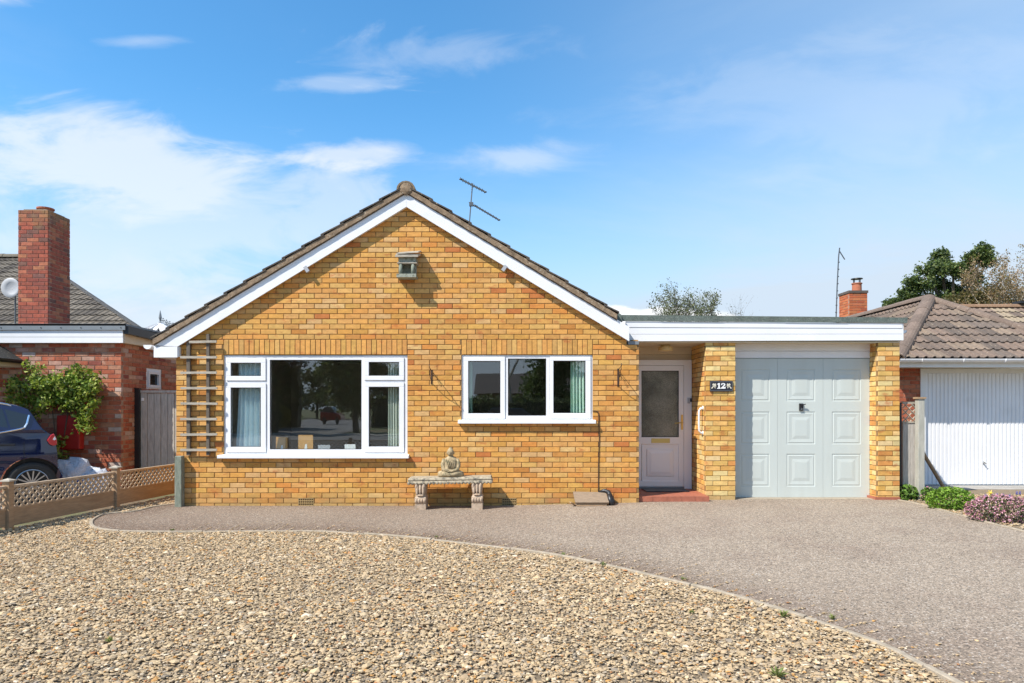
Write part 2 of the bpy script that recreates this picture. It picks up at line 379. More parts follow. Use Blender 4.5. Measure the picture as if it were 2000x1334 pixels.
curve_px = [(345, 984), (300, 990), (263, 999), (208, 1004), (187, 1012), (178, 1021), (185, 1031), (213, 1036.5), (250, 1038.5), (333, 1039.5), (426, 1038.5),
            (498, 1038), (625, 1038), (675, 1041), (750, 1046), (825, 1052.6), (900, 1061), (998, 1072.6), (1100, 1087.6), (1200, 1107.7),
            (1300, 1131.5), (1400, 1155), (1498, 1183), (1630, 1225), (1728, 1261), (1793, 1294), (1858, 1329), (1960, 1380)]
curve = [GP(*p) for p in curve_px]
def resample(c, st):
    out = [Vector(c[0])]
    # Catmull-Rom, then equal steps
    dense = []
    for i in range(len(c) - 1):
        p0, p1, p2, p3 = (Vector(c[max(i - 1, 0)]), Vector(c[i]), Vector(c[i + 1]), Vector(c[min(i + 2, len(c) - 1)]))
        for k in range(12):
            t = k / 12; dense.append(.5 * ((2 * p1) + (p2 - p0) * t + (2 * p0 - 5 * p1 + 4 * p2 - p3) * t * t + (3 * p1 - p0 - 3 * p2 + p3) * t ** 3))
    dense.append(Vector(c[-1])); acc = 0
    for a, b in zip(dense, dense[1:]):
        acc += (b - a).length
        if acc >= st: out.append(b); acc = 0
    return out
ed = resample(curve, .12)
rc = [GP(1755, 977), GP(1800, 986), GP(1850, 1000), GP(1900, 1013), GP(1950, 1026), GP(2010, 1041), GP(2140, 1080)]
er = resample(rc, .12)
endL = ed[-1]
drive = [(p.x, p.y) for p in ed] + [(endL.x + .9, endL.y - 2.2), (8.0, -9.4), (9.5, -9.4)] + [(p.x, p.y) for p in er[::-1]] + [(5.7, .9), (1.5, .9), (1.5, .1), (-4.7, .1)]
def dirt(x, y):      # grime and moss gather along the edging and on the little used left end, tyres keep the right side clean
    d = min(math.hypot(x - p.x, y - p.y) for p in ed)
    k = .75 * math.exp(-(d / .38) ** 1.5) + .55 * (1 - ss((x + 2.2) / 4.5)) + .28 * math.exp(-((y - .1) / .25) ** 2) + .12 * math.sin(x * 2.3 + y) * math.sin(y * 1.7 - x)
    k = max(0, min(1, k)); a, b = (.300, .235, .172), (.165, .112, .075)
    return tuple(p * (1 - k) + q * k for p, q in zip(a, b))
sheet("driveway", drive, 0.0, m_tarmac, step=.14, tint=dirt)
gp = [(-6.3, -9.0)] + [(endL.x + .9, -9.0), (endL.x + .9, endL.y - 2.2)] + [(p.x, p.y) for p in ed[::-1]] + [(-4.85, .1), (-4.95, 2.4), (-5.35, 2.4), (-5.98, -1.9), (-6.35, -4.5)]
sheet("gravel_bed", gp, -.012, m_gravbase)
bed = [(p.x, p.y) for p in er] + [(12, -3.), (12, 1.6), (5.95, 1.6), (5.9, .1)]
sheet("planting_bed", bed, -.010, m_gravbase)
mb = MB(); mb.box(-60, 60, -25.5, -12.2, -.3, -.03); put("road", mb, m_road, kind='structure')
mb = MB(); mb.box(-60, 60, -12.2, -10.4, -.3, .02); mb.box(-60, 60, -27., -25.5, -.3, .02); put("pavement", mb, m_pave, kind='structure')
mb = MB(); mb.box(-14, -6.42, -9.4, 1.58, -.2, -.004); put("neighbour_driveway", mb, m_pave, kind='structure')
mb = MB(); mb.box(6.9, 12.5, 1.6, 2.2, -.2, .05); put("garage_apron", mb, m_pave, kind='structure')

# ------------------------------------------------------------------ edging stones
def edging(name, label, pts, width=.04, per=7, gap=.006):
    e = thing(name, label, "edging", (pts[0].x, pts[0].y, 0), kind='structure')
    i = 0
    while i < len(pts) - 1:
        seg = pts[i:i + per + 1]
        if len(seg) < 2: break
        mb = MB(); vs = []; lift = R.uniform(-.004, .006)
        for k, p in enumerate(seg):
            a = seg[max(k - 1, 0)]; b = seg[min(k + 1, len(seg) - 1)]; t = (b - a).normalized(); n = Vector((-t.y, t.x))
            q = p.copy()
            if k == 0: q += t * gap
            if k == len(seg) - 1: q -= t * gap
            z = g(p.x, p.y) + .007 + lift
            for s_, zz_ in ((-.5, -.1), (-.5, 0), (-.35, .006), (.35, .006), (.5, 0), (.5, -.1)):
                vs.append((q.x + n.x * width * s_, q.y + n.y * width * s_, z + zz_ + R.uniform(-.0015, .0015)))
        fs = [(k * 6 + j, k * 6 + j + 1, (k + 1) * 6 + j + 1, (k + 1) * 6 + j) for k in range(len(seg) - 1) for j in range(5)]
        L6 = (len(seg) - 1) * 6; fs += [(0, 1, 2, 3, 4, 5)[::-1], tuple(range(L6, L6 + 6))]
        mb.add(vs, fs); put("edging_stone", mb, m_edge, e); i += per
edging("gravel_edging", "curved concrete edging between pale gravel and pinkish driveway", ed)
edging("bed_edging", "short concrete edging beside the pink heather and green shrubs", er, .045)

# ------------------------------------------------------------------ gravel stones (one mass)
PALG = np.array([(.43, .315, .185), (.46, .35, .215), (.38, .285, .18), (.50, .39, .25), (.32, .25, .17), (.45, .25, .085), (.24, .20, .155), (.60, .50, .37), (.38, .315, .235), (.36, .17, .07)])
PWT = np.array([.2, .2, .15, .13, .10, .045, .045, .05, .06, .02]); PWT = PWT / PWT.sum()
def pip(poly, x, y):
    c = np.zeros(len(x), bool); n = len(poly)
    for i in range(n):
        a, b = poly[i], poly[(i + 1) % n]
        if a[1] == b[1]: continue
        k = (a[1] > y) != (b[1] > y); c ^= k & (x < (b[0] - a[0]) * (y - a[1]) / (b[1] - a[1]) + a[0])
    return c
def gvec(x, y):
    s = lambda t: (lambda u: u * u * (3 - 2 * u))(np.clip(t, 0, 1))
    return .055 * s((x + .8) / 3.4) * s((y + 5) / 4.6)
t_ = (1 + 5 ** .5) / 2
ICO = np.array([(-1, t_, 0), (1, t_, 0), (-1, -t_, 0), (1, -t_, 0), (0, -1, t_), (0, 1, t_), (0, -1, -t_), (0, 1, -t_), (t_, 0, -1), (t_, 0, 1), (-t_, 0, -1), (-t_, 0, 1)]) / math.sqrt(1 + t_ * t_)
ICF = np.array([(0, 11, 5), (0, 5, 1), (0, 1, 7), (0, 7, 10), (0, 10, 11), (1, 5, 9), (5, 11, 4), (11, 10, 2), (10, 7, 6), (7, 1, 8), (3, 9, 4), (3, 4, 2), (3, 2, 6), (3, 6, 8), (3, 8, 9), (4, 9, 5), (2, 4, 11), (6, 2, 10), (8, 6, 7), (9, 8, 1)])
OCT = np.array([(1, 0, 0), (0, 1, 0), (-1, 0, 0), (0, -1, 0), (.25, .1, 1), (0, -.1, -1)]) * 1.12
OCF = np.array([(0, 1, 4), (1, 2, 4), (2, 3, 4), (3, 0, 4), (1, 0, 5), (2, 1, 5), (3, 2, 5), (0, 3, 5)])
def stones(name, x, y, size, m, pal=PALG, wt=PWT, lift=-.004, low=False):
    IV, IF = (OCT, OCF) if low else (ICO, ICF); q = len(IV)
    n = len(x); v = IV[None] * (1 + RN.uniform(-.34, .30, (n, q, 1)))
    s = size[:, None] * np.stack([RN.uniform(.38, .62, n), RN.uniform(.30, .5, n), RN.uniform(.13, .24, n)], 1)
    v = v * s[:, None, :]
    a = RN.uniform(0, 6.283, n); tl = RN.normal(0, .26, n)
    ct, st = np.cos(tl)[:, None], np.sin(tl)[:, None]
    vy = v[:, :, 1] * ct - v[:, :, 2] * st; vz = v[:, :, 1] * st + v[:, :, 2] * ct
    ca, sa = np.cos(a)[:, None], np.sin(a)[:, None]
    vx = v[:, :, 0] * ca - vy * sa; vy2 = v[:, :, 0] * sa + vy * ca
    z = gvec(x, y) + lift + RN.uniform(-.004, .009, n)
    V = np.stack([vx + x[:, None], vy2 + y[:, None], vz + z[:, None]], 2).reshape(-1, 3).astype(np.float32)
    Fc = (IF[None] + (np.arange(n) * q)[:, None, None]).reshape(-1).astype(np.int32)
    me = bpy.data.meshes.new(name); me.vertices.add(len(V)); me.vertices.foreach_set("co", V.ravel())
    me.loops.add(len(Fc)); me.loops.foreach_set("vertex_index", Fc); k = len(Fc) // 3
    me.polygons.add(k); me.polygons.foreach_set("loop_start", np.arange(0, k * 3, 3, dtype=np.int32)); me.polygons.foreach_set("use_smooth", np.zeros(k, bool))
    me.update(calc_edges=True)
    col = np.array([.99, .95, .885]) * pal[RN.choice(len(pal), n, p=wt)] * RN.uniform(.80, 1.22, (n, 1))
    cc = np.ones((n * q, 4), np.float32); cc[:, :3] = np.repeat(col, q, 0)
    at = me.color_attributes.new("col", 'FLOAT_COLOR', 'POINT'); at.data.foreach_set("color", cc.ravel())
    me.materials.append(m); o = bpy.data.objects.new(name, me); C.objects.link(o); o['kind'] = 'stuff'
    return o
n = 400000
x = RN.uniform(-6.35, 4.6, n); y = RN.uniform(-7.4, 2.3, n)
keep = pip(gp, x, y) & (np.abs(x) < (y + 10) * .80 + .6)
edv = np.array([(p.x, p.y) for p in ed])
x, y = x[keep], y[keep]
keep = np.ones(len(x), bool)
for a, b in zip(edv[::2], edv[2::2]): keep &= (x - a[0]) ** 2 + (y - a[1]) ** 2 > .022 ** 2
x, y = x[keep], y[keep]
sz = np.clip(RN.lognormal(math.log(.0185), .42, len(x)), .009, .080)
nr_ = y < -5.1
print("stones", nr_.sum(), (~nr_).sum())
go = stones("gravel", x[nr_], y[nr_], sz[nr_], m_gravel)
gf = stones("gravel", x[~nr_], y[~nr_], sz[~nr_] * 1.08, m_gravel, low=True)
# one object: join the two halves
dg = bpy.context.evaluated_depsgraph_get(); bmj = bmesh.new(); bmj.from_mesh(go.data); bmj.from_mesh(gf.data); bmj.to_mesh(go.data); bmj.free(); bpy.data.objects.remove(gf)
go['label'] = "pale buff loose gravel covering the front garden"; go['category'] = "gravel"
# strays on the tarmac along the edging and stones on the planting bed
k = 1500; idx = RN.integers(25, len(edv) - 1, k); off = np.abs(RN.normal(0, 1, k) * RN.choice([.08, .3], k)) + .03
tx = edv[idx] - edv[idx - 1]; tx /= np.linalg.norm(tx, axis=1)[:, None]
sx = edv[idx, 0] - tx[:, 1] * off; sy = edv[idx, 1] + tx[:, 0] * off
so_ = stones("stray_gravel", sx, sy, RN.uniform(.008, .026, k), m_gravel, lift=.003)
so_['label'] = "loose stray stones scattered on the driveway beside the edging"; so_['category'] = "stones"
n = 9000; x = RN.uniform(5.6, 9.4, n); y = RN.uniform(-4, .9, n); keep = pip(bed, x, y) & (x < (y + 10) * .8)
bo = stones("bed_gravel", x[keep], y[keep], RN.uniform(.02, .045, keep.sum()), m_gravel, lift=-.002)
bo['label'] = "pale gravel around the shrubs beside the right pier"; bo['category'] = "gravel"

# ------------------------------------------------------------------ bricks
PYP = [(.64, .39, .12)] * 6 + [(.68, .45, .17)] * 5 + [(.60, .33, .08)] * 4 + [(.54, .25, .06)] * 2 + [(.63, .48, .23)] * 2
PY = [(.580, .290, .072)] * 12 + [(.605, .327, .095)] * 10 + [(.555, .268, .058)] * 9 + [(.60, .37, .14)] * 3 + [(.52, .22, .042)] * 3 + [(.44, .145, .035)]
PR = [(.36, .095, .045)] * 5 + [(.40, .13, .065)] * 4 + [(.38, .165, .10)] * 3 + [(.44, .25, .18)] * 3 + [(.27, .075, .045)] * 2 + [(.50, .38, .31)]
PC = [(.32, .075, .04)] * 5 + [(.26, .065, .04)] * 4 + [(.36, .12, .06)] * 2 + [(.17, .07, .05)] * 2
PO = [(.48, .12, .04)] * 4 + [(.52, .16, .06)] * 3 + [(.42, .10, .04)]
def brick_meshes(name, pal, mat, k=40, ln=.215, ht=.065, ch=.003):
    out = []
    for i in range(k):
        c = pal[i % len(pal)]; f = R.uniform(.86, 1.14); c = tuple(min(.9, q * f * R.uniform(.95, 1.05)) for q in c)
        mb = MB(); j = lambda: R.uniform(-.0012, .0012); pr = R.uniform(-.0015, .0015)
        a, b = ln / 2, ht / 2
        o_ = [(-a + j(), -b + j()), (a + j(), -b + j()), (a + j(), b + j()), (-a + j(), b + j())]
        vs = [(x_, .05, z_) for x_, z_ in o_] + [(x_, .002, z_) for x_, z_ in o_] + [(x_ * (1 - ch / a), -.001 + pr, z_ * (1 - ch / b)) for x_, z_ in o_]
        fs = [(8, 9, 10, 11)] + [(q, (q + 1) % 4, 4 + (q + 1) % 4, 4 + q) for q in range(4)] + [(4 + q, 4 + (q + 1) % 4, 8 + (q + 1) % 4, 8 + q) for q in range(4)]
        mb.add(vs, fs, c); me = mb.mesh(name); me.materials.append(mat); out.append((me, mb)); 
    return out
class Bricks:
    """collects bricks of one building; the ones that show largest become parts, the rest one mass"""
    def __init__(s, pal, mat, mort, name="brick"):
        s.var = brick_meshes(name, pal, mat); s.pv = None; s.items = []; s.mat = mat; s.mort = mort; s.name = name
    def face(s, parent_wall_name, parent, O, u, rows, u0, u1, skips=(), lim=None, thick=.2, bond=.225, phase=0., zb=0., course=.075, mortar=True, sub=True):
        """O origin, u unit direction along the wall (seen from outside, left to right); outside normal = u x z"""
        O, u = Vector(O), Vector(u); nrm = u.cross(Vector((0, 0, 1))); ang = math.atan2(u.y, u.x)
        mbm = MB(); wall_items = []
        for r in range(rows):
            z0, z1 = zb + r * course, zb + (r + 1) * course; a, b = u0, u1
            if lim: a2, b2 = lim(z0 + course / 2); a, b = max(a, a2), min(b, b2)
            if b - a < .02: continue
            iv = [(a, b)]
            for (k0, k1, q0, q1) in skips:
                if q0 < z0 + course * .5 < q1:
                    nv = []
                    for (p, q) in iv:
                        if k1 <= p or k0 >= q: nv.append((p, q)); continue
                        if k0 > p: nv.append((p, k0))
                        if k1 < q: nv.append((k1, q))
                    iv = nv
            for (p, q) in iv:
                inn = .006
                A = O + u * (p + .001) - nrm * inn; B = O + u * (q - .001) - nrm * inn; D = -nrm * thick
                mbm.add([(A + D).to_tuple()[:2] + (z0,), (B + D).to_tuple()[:2] + (z0,), B.to_tuple()[:2] + (z0,), A.to_tuple()[:2] + (z0,),
                         (A + D).to_tuple()[:2] + (z1,), (B + D).to_tuple()[:2] + (z1,), B.to_tuple()[:2] + (z1,), A.to_tuple()[:2] + (z1,)],
                        [(0, 1, 2, 3), (4, 7, 6, 5), (0, 4, 5, 1), (1, 5, 6, 2), (2, 6, 7, 3), (3, 7, 4, 0)])
                st = phase + (bond / 2 if r % 2 else 0); k = math.floor((p - st) / bond)
                while st + k * bond < q:
                    c0, c1 = max(st + k * bond + .005, p + (.005 if p > u0 + .01 else 0)), min(st + (k + 1) * bond - .005, q - (.005 if q < u1 - .01 else 0)); k += 1
                    if c1 - c0 < .035: continue
                    ctr = O + u * ((c0 + c1) / 2); ctr.z = (z0 + z1) / 2
                    wall_items.append((ctr, ang + R.uniform(-.003, .003), c1 - c0, R.randrange(len(s.var))))
        wall = put(parent_wall_name, mbm, s.mort, parent)
        for it in wall_items: s.items.append((it, wall))
        return wall
    def finish(s, limit, massname=None):
        cam_ = Vector((0, -10, CH)); s.items.sort(key=lambda q: (-(q[0][2] > .2), (q[0][0] - cam_).length))
        mass = {}
        for i, ((ctr, ang, ln, k), wall) in enumerate(s.items):
            if i < limit:
                shared(s.name, s.var[k][0], wall, ctr, (0, 0, ang), (ln / .215, 1, 1))
            else:
                mb = mass.setdefault(wall.name, (MB(), wall))[0]; ca, sa = math.cos(ang), math.sin(ang); f = ln / .215; vm = s.var[k][1]
                mb.add([(ctr.x + v[0] * f * ca - v[1] * sa, ctr.y + v[0] * f * sa + v[1] * ca, ctr.z + v[2]) for v in vm.v], vm.f, vm.c[0])
        for mb, wall in mass.values():
            put(massname or "brickwork", mb, s.mat, wall, kind='stuff')

# ================================================================== THE BUNGALOW
bung = thing("bungalow", "buff brick bungalow with white bargeboards and attached flat roof garage", "house", (-1.5, 0, 0))
BY = Bricks(PY, m_ybrick, m_ymort)
zb0 = 2.437 - 34 * .075
W1 = (XX(437), XX(795.5)); W2 = (XX(901.6), XX(1157.5))
PKX, PKZ, SL = -1.537, 4.566, .603
def lim_g(z):
    h = (PKZ - .085 - z) / SL
    return PKX - h, PKX + h
sk = [(W1[0], W1[1], .712, 2.437), (W2[0], W2[1], 1.237, 2.437)]
sk += [(XX(583), XX(612), -.04, .112), (XX(981), XX(1008), -.04, .112)]
XR = XX(1248)
fw = BY.face("front_wall", bung, (0, 0, 0), (1, 0, 0), 61, -4.92, XR, sk, lambda z: (lim_g(z)[0], min(lim_g(z)[1], 1.68) if z > 2.37 else 9), .26, phase=-4.92 + .0, zb=zb0)
# side wall of the house towards the porch, left side wall, back wall
BY.face("porch_side_wall", bung, (XR, 0.0, 0), (0, 1, 0), 34, 0.06, 1.07, (), None, .1, phase=.0, zb=zb0)
BY.face("left_side_wall", bung, (-4.92, 9.0, 0), (0, -1, 0), 31, 0.0, 8.94, (), None, .2, phase=.06, zb=zb0)
mb = MB(); mb.box(1.70, XR - .002, -.012, .1, 2.362, 2.412); put('lead_flashing', mb, m_lead, bung)
# soldier courses over the windows
sv = brick_meshes("soldier_brick", PY[:19], m_ybrick, 14, .065, .215)
mb = MB(); mb.box(W1[0] + .001, W1[1] - .001, .006, .25, 2.213, 2.436); mb.box(W2[0] + .001, W2[1] - .001, .006, .25, 2.213, 2.436)
lint = put("lintel_wall", mb, m_ymort, bung)
for a, b in (W1, W2):
    nn = round((b - a) / .075); st = (b - a) / nn
    for i in range(nn): shared("soldier_brick", sv[R.randrange(14)][0], lint, (a + st * (i + .5), 0, 2.3245), (0, R.uniform(-.006, .006), 0))
# garage piers
DP, DG = .25, .485
PL0, PL1 = 2.906, XX(1436.5, 10.25); PR0, PR1 = XX(1714.8, 10.25), XX(1757, 10.25)
zt = 2.41
rws = 34
m_y2 = BY; BY.finish(300); BY = Bricks(PYP, m_ybrick, m_ymort, "pier_brick")
BY.face("garage_pier", bung, (0, DP, 0), (1, 0, 0), rws, PL0, PL1, (), None, .1, phase=PL0, zb=zb0)
BY.face("garage_pier", bung, (PL0, 1.06, 0), (0, -1, 0), rws, 0.0, 1.06 - DP - .06, (), None, .1, phase=.03, zb=zb0)
BY.face("garage_pier", bung, (PL1, DP, 0), (0, 1, 0), rws, .06, DG - DP, (), None, .1, phase=0., zb=zb0)
BY.face("garage_pier", bung, (0, DP, 0), (1, 0, 0), rws, PR0, PR1, (), None, .1, phase=PR0 - .113, zb=zb0)
BY.face("garage_pier", bung, (PR0, DG + .05, 0), (0, -1, 0), rws, 0., DG + .05 - DP - .06, (), None, .1, phase=.0, zb=zb0)
BY.face("garage_side_wall", bung, (PR1, DP, 0), (0, 1, 0), rws, .06, 5.5, (), None, .1, phase=0., zb=zb0)
BY.finish(300)
mb = MB(); mb.box(PR0 - .045, PR1 + .004, DP - .012, DG, -.05, .095); put("painted_plinth", mb, m_terra, bung)

# air bricks
for a, b, y0, y1 in ((583, 612, 977.5, 991), (981, 1008, 978, 989)):
    x0, x1, z0, z1 = XX(a), XX(b), -.03, .110; mb = MB()
    mb.box(x0, x1, .012, .08, z0, z1, (.03, .02, .015))
    cc = (.42, .27, .12); nx, nz = 7, 4
    for i in range(nx + 1):
        xx_ = x0 + (x1 - x0) * i / nx; mb.box(xx_ - .0045, xx_ + .0045, -.004, .012, z0, z1, cc)
    for i in range(nz + 1):
        zz_ = z0 + (z1 - z0) * i / nz; mb.box(x0 - .004, x1 + .004, -.0055, .011, zz_ - .005, zz_ + .005, cc)
    put("air_brick", mb, m_ybrick, bung)

# roof: slopes, verge, bargeboards
YB = -.08
def roofpt(dx, lift, y): return (PKX + dx, y, PKZ + lift - abs(dx) * SL)
DL, DRr = 5.184 - 1.537 + .02, 3.06       # run of the left and right slopes from the peak
sn = math.atan(SL); cs = math.cos(sn)
mb = MB()
for sg, run in ((-1, DL), (1, DRr)):
    pts = [roofpt(0, .075, 0), roofpt(sg * run, .075, 0), roofpt(sg * run, -.02, 0), roofpt(0, -.02, 0)]
    pts = [(p[0], YB - .005, p[2]) for p in pts]
    if sg > 0: pts = pts[::-1]
    mb.prism(pts, (0, 9.4, 0), (.15, .12, .09))
roof = put("roof", mb, m_tile, bung)
# verge mortar band with an uneven lower edge
mb = MB(); cc = (.2, .15, .1)
for sg, run in ((-1, DL), (1, DRr)):
    k = 60; up = []; lo = []
    for i in range(k + 1):
        dx = sg * run * i / k; up.append(roofpt(dx, .072 + R.uniform(0, .008), YB - .035)); lo.append(roofpt(dx, -.004 + R.uniform(-.004, .006), YB - .033))
    for i in range(k):
        a, b, c, d = up[i], up[i + 1], lo[i + 1], lo[i]
        if sg > 0: mb.prism([d, c, b, a], (0, .034, 0))
        else: mb.prism([a, b, c, d], (0, .034, 0))
put("verge_mortar", mb, m_verge, roof)
# verge tiles, each overlapping the next one below
gauge = .281
for sg, run in ((-1, DL), (1, DRr)):
    i = 0
    while i * gauge < run - .03:
        d0 = i * gauge + .06; d1 = min(d0 + gauge + .05, run + .03)
        a = roofpt(sg * d0, .078, 0); b = roofpt(sg * d1, .108, 0); th = .020
        c_ = R.choice([(.075, .062, .052), (.10, .08, .06), (.06, .052, .046)])
        mb = MB(); q = YB - .045 + R.uniform(-.006, .006)
        pts = [(a[0], q, a[2]), (b[0], q, b[2]), (b[0], q, b[2] + th), (a[0], q, a[2] + th)]
        if sg > 0: pts = pts[::-1]
        mb.prism(pts[::-1], (0, .33, 0), c_); put("verge_tile", mb, m_tile, roof); i += 1
# ridge tiles
mb_ = None
for k in range(20):
    mb = MB(); y0 = YB - .05 + k * .45; pr = [(math.cos(a) * .135, math.sin(a) * .125) for a in [math.pi * q / 8 for q in range(9)]]
    inn = [(p * .8, q * .8) for p, q in pr][::-1]
    poly = [(PKX + p, y0, PKZ + .03 + q) for p, q in pr] + [(PKX + p, y0, PKZ + .03 + q) for p, q in inn]
    mb.prism(poly, (0, .44, 0), (.20, .145, .09)); put("ridge_tile", mb, m_tile, roof)
mb = MB(); mb.blob((PKX, YB - .03, PKZ + .05), (.105, .03, .095), 10, 6, .08); put("ridge_end_mortar", mb, m_verge, roof)
# bargeboards
xl = XX(302, 9.92); xr = XX(1229, 9.92)
def bz(x): return PKZ - abs(x - PKX) * SL
mb = MB(); mb.prism([(PKX - .001, YB, bz(PKX)), (xl, YB, bz(xl)), (xl, YB, bz(xl) - .02), (XX(347, 9.92), YB, bz(XX(347, 9.92)) - .235), (PKX - .001, YB, bz(PKX) - .208)], (0, .022, 0))
put("bargeboard", mb, m_white, roof)
mb = MB(); mb.prism([(xr, YB, bz(xr)), (PKX + .001, YB, bz(PKX)), (PKX + .001, YB, bz(PKX) - .208), (xr, YB, bz(xr) - .208)], (0, .022, 0))
put("bargeboard", mb, m_white, roof)
xe = XX(347, 9.92); zb_ = ZZ(698, 9.92)
mb = MB(); mb.box(xl + .01, xe - .004, YB - .004, YB + .03, zb_, bz(xl) - .035); mb.box(xl - .012, xl + .008, YB - .002, 8.9, zb_, bz(xl) - .01); mb.box(xl + .02, -4.93, YB + .032, 8.9, zb_ + .005, zb_ + .02)
put("eaves_box", mb, m_white, roof)
mb = MB(); mb.box(xe - .003, xe + .014, YB + .02, -.005, zb_ + .01, bz(xe) - .236, (.3, .3, .3)); put("eaves_return", mb, m_wpaint, roof)
for sg, x0, x1 in ((-1, xe + .02, PKX), (1, PKX, xr)):       # sloping soffit behind the bargeboard
    mb = MB(); a = (x0, YB + .022, bz(x0) - .2); b = (x1, YB + .022, bz(x1) - .2)
    mb.prism([a, b, (b[0], b[1], b[2] + .02), (a[0], a[1], a[2] + .02)][::-1], (0, .06, 0)); put("soffit", mb, m_wpaint, roof)
# half-round gutter on the left eave
def halfpipe(mb, a, b, r, th=.004, n=8):
    a, b = Vector(a), Vector(b); t = (b - a).normalized(); sd = t.cross(Vector((0, 0, 1))).normalized()
    o_ = [(math.cos(q) * r, math.sin(q) * r) for q in [math.pi + math.pi * k / n for k in range(n + 1)]]
    i_ = [(math.cos(q) * (r - th), math.sin(q) * (r - th)) for q in [math.pi + math.pi * k / n for k in range(n + 1)]][::-1]
    mb.prism([a + sd * p + Vector((0, 0, q)) for p, q in o_ + i_], b - a)
mb = MB(); gx = XX(290, 9.93); gz = ZZ(674, 9.93); halfpipe(mb, (gx, -.1, gz), (gx, 8.9, gz - .04), .062); 
mb.prism([(gx + math.cos(q) * .06, -.098, gz + math.sin(q) * .06) for q in [math.pi + math.pi * k / 8 for k in range(9)]], (0, .004, 0)); put("gutter", mb, m_white, roof)
# little white brackets below the bargeboards
for px, py, tl in ((599, 527, .5), (985, 525, -.5)):
    x_, y_, z_ = P(px, py, 9.93); mb = MB(); mb.bar((x_ - tl * .05, y_, z_ + .045), (x_ + tl * .05, y_, z_ - .03), .05, .05, (0, 1, 0)); put("security_lamp_bracket", mb, m_pipe, roof)

# ---- windows
def rect(a, b, y0, y1, d=10.): return XX(a, d), XX(b, d), ZZ(y1, d), ZZ(y0, d)
def window(label, outer, fixed, casements, sill):
    x0, x1, z0, z1 = rect(*outer); mb = MB(); fy0, fy1 = .022, .09
    # frame: outer ring plus mullions filling between the openings
    xsn = sorted([x0, x1] + [q for r_ in fixed + [c[0] for c in casements] for q in rect(*r_)[:2]])
    ops = [rect(*r_) for r_ in fixed] + [tuple(rect(*c[0])) for c in casements]
    XS = sorted(set(round(q, 5) for q in [x0, x1] + [v for o_ in ops for v in o_[:2]])); ZS = sorted(set(round(q, 5) for q in [z0, z1] + [v for o_ in ops for v in o_[2:]]))
    for i in range(len(XS) - 1):
        col_ = []
        for j in range(len(ZS) - 1):
            cx_, cz_ = (XS[i] + XS[i + 1]) / 2, (ZS[j] + ZS[j + 1]) / 2
            if any(o_[0] < cx_ < o_[1] and o_[2] < cz_ < o_[3] for o_ in ops): continue
            if col_ and abs(col_[-1][1] - ZS[j]) < 1e-6: col_[-1][1] = ZS[j + 1]
            else: col_.append([ZS[j], ZS[j + 1]])
        for q0, q1 in col_: mb.box(XS[i], XS[i + 1], fy0, fy1, q0, q1)
    wn = put("window", mb, m_white, bung, label=label)
    for r_ in fixed:
        a, b, c, d = rect(*r_); k = MB(); k.ring(a, b, c, d, a + .008, b - .008, c + .008, d - .008, fy0 + .008, fy0 + .03); put("bead", k, m_dark, wn)
        k = MB(); k.box(a + .006, b - .006, fy0 + .026, fy0 + .046, c + .006, d - .006); put("pane", k, m_glass, wn)
    for co, gl in casements:
        a, b, c, d = rect(*co); e, f, h, i_ = rect(*gl); k = MB(); gp_ = .004
        k.ring(a + gp_, b - gp_, c + gp_, d - gp_, e, f, h, i_, fy0 - .014, fy0 + .05); put("casement", k, m_white, wn, bevel=.004)
        k = MB(); k.ring(e, f, h, i_, e + .007, f - .007, h + .007, i_ - .007, fy0 + .004, fy0 + .02); put("bead", k, m_dark, wn)
        k = MB(); k.box(e + .005, f - .005, fy0 + .018, fy0 + .038, h + .005, i_ - .005); put("pane", k, m_glass, wn)
        k = MB(); k.ring(a - .003, b + .003, c - .003, d + .003, a + .02, b - .02, c + .02, d - .02, fy0 + .03, fy0 + .06); put("gasket", k, m_dark, wn)
    a, b, c, d = rect(*sill); k = MB(); k.prism([(a, -.075, c + .002), (a, -.075, d - .012), (a, .03, d + .006), (a, .03, c + .002)][::-1], (b - a, 0, 0)); put("sill", k, m_white, wn, bevel=.004)
    return wn
window("wide window with a large fixed centre pane and four side casements", (437, 795.5, 694, 890),
       [(526, 705.5, 702.5, 878)], [((441, 519, 698.5, 744), (450, 509, 708.5, 734.5)), ((441, 519.5, 748, 884), (450, 509, 757, 873)),
       ((711, 789.5, 698, 743), (720, 779.5, 707, 734)), ((711, 789.5, 746.5, 884), (720, 779.5, 755.5, 872.5))], (428, 799.5, 887.5, 895))
window("three light window with two opening casements", (901.6, 1157.5, 693.5, 822),
       [(992, 1067, 700, 812)], [((904.5, 987, 696, 818.5), (914.5, 977.5, 705, 807.5)), ((1073, 1154.5, 696, 818.5), (1081, 1144, 704.5, 807))], (895, 1163, 820, 827.5))

# ---- rooms behind the windows
mb = MB()
mb.box(-4.7, 1.8, 4.2, 4.3, 0, 2.38); mb.box(-4.7, -4.6, .26, 4.2, 0, 2.38); mb.box(-1.15, -1.05, .26, 4.2, 0, 2.38); mb.box(1.72, 1.8, .26, 4.2, 0, 2.38)
put("inner_wall", mb, m_inwall, bung)
mb = MB(); mb.box(-4.7, 1.8, .26, 4.3, .0, .06); put("room_floor", mb, m_floor, bung)
mb = MB(); mb.box(-4.9, 1.84, .26, 9, 2.39, 2.43); put("ceiling", mb, m_wpaint, bung)
mb = MB(); mb.box(-4.8, -1.2, .1, .3, .70, .73); mb.box(-.8, 1.25, .1, .3, 1.225, 1.25); put("window_board", mb, m_white, bung)
mb = MB(); mb.box(-4.9, 5.8, 8.9, 9.0, 0, 2.5); put("back_wall", mb, m_ymort, bung)

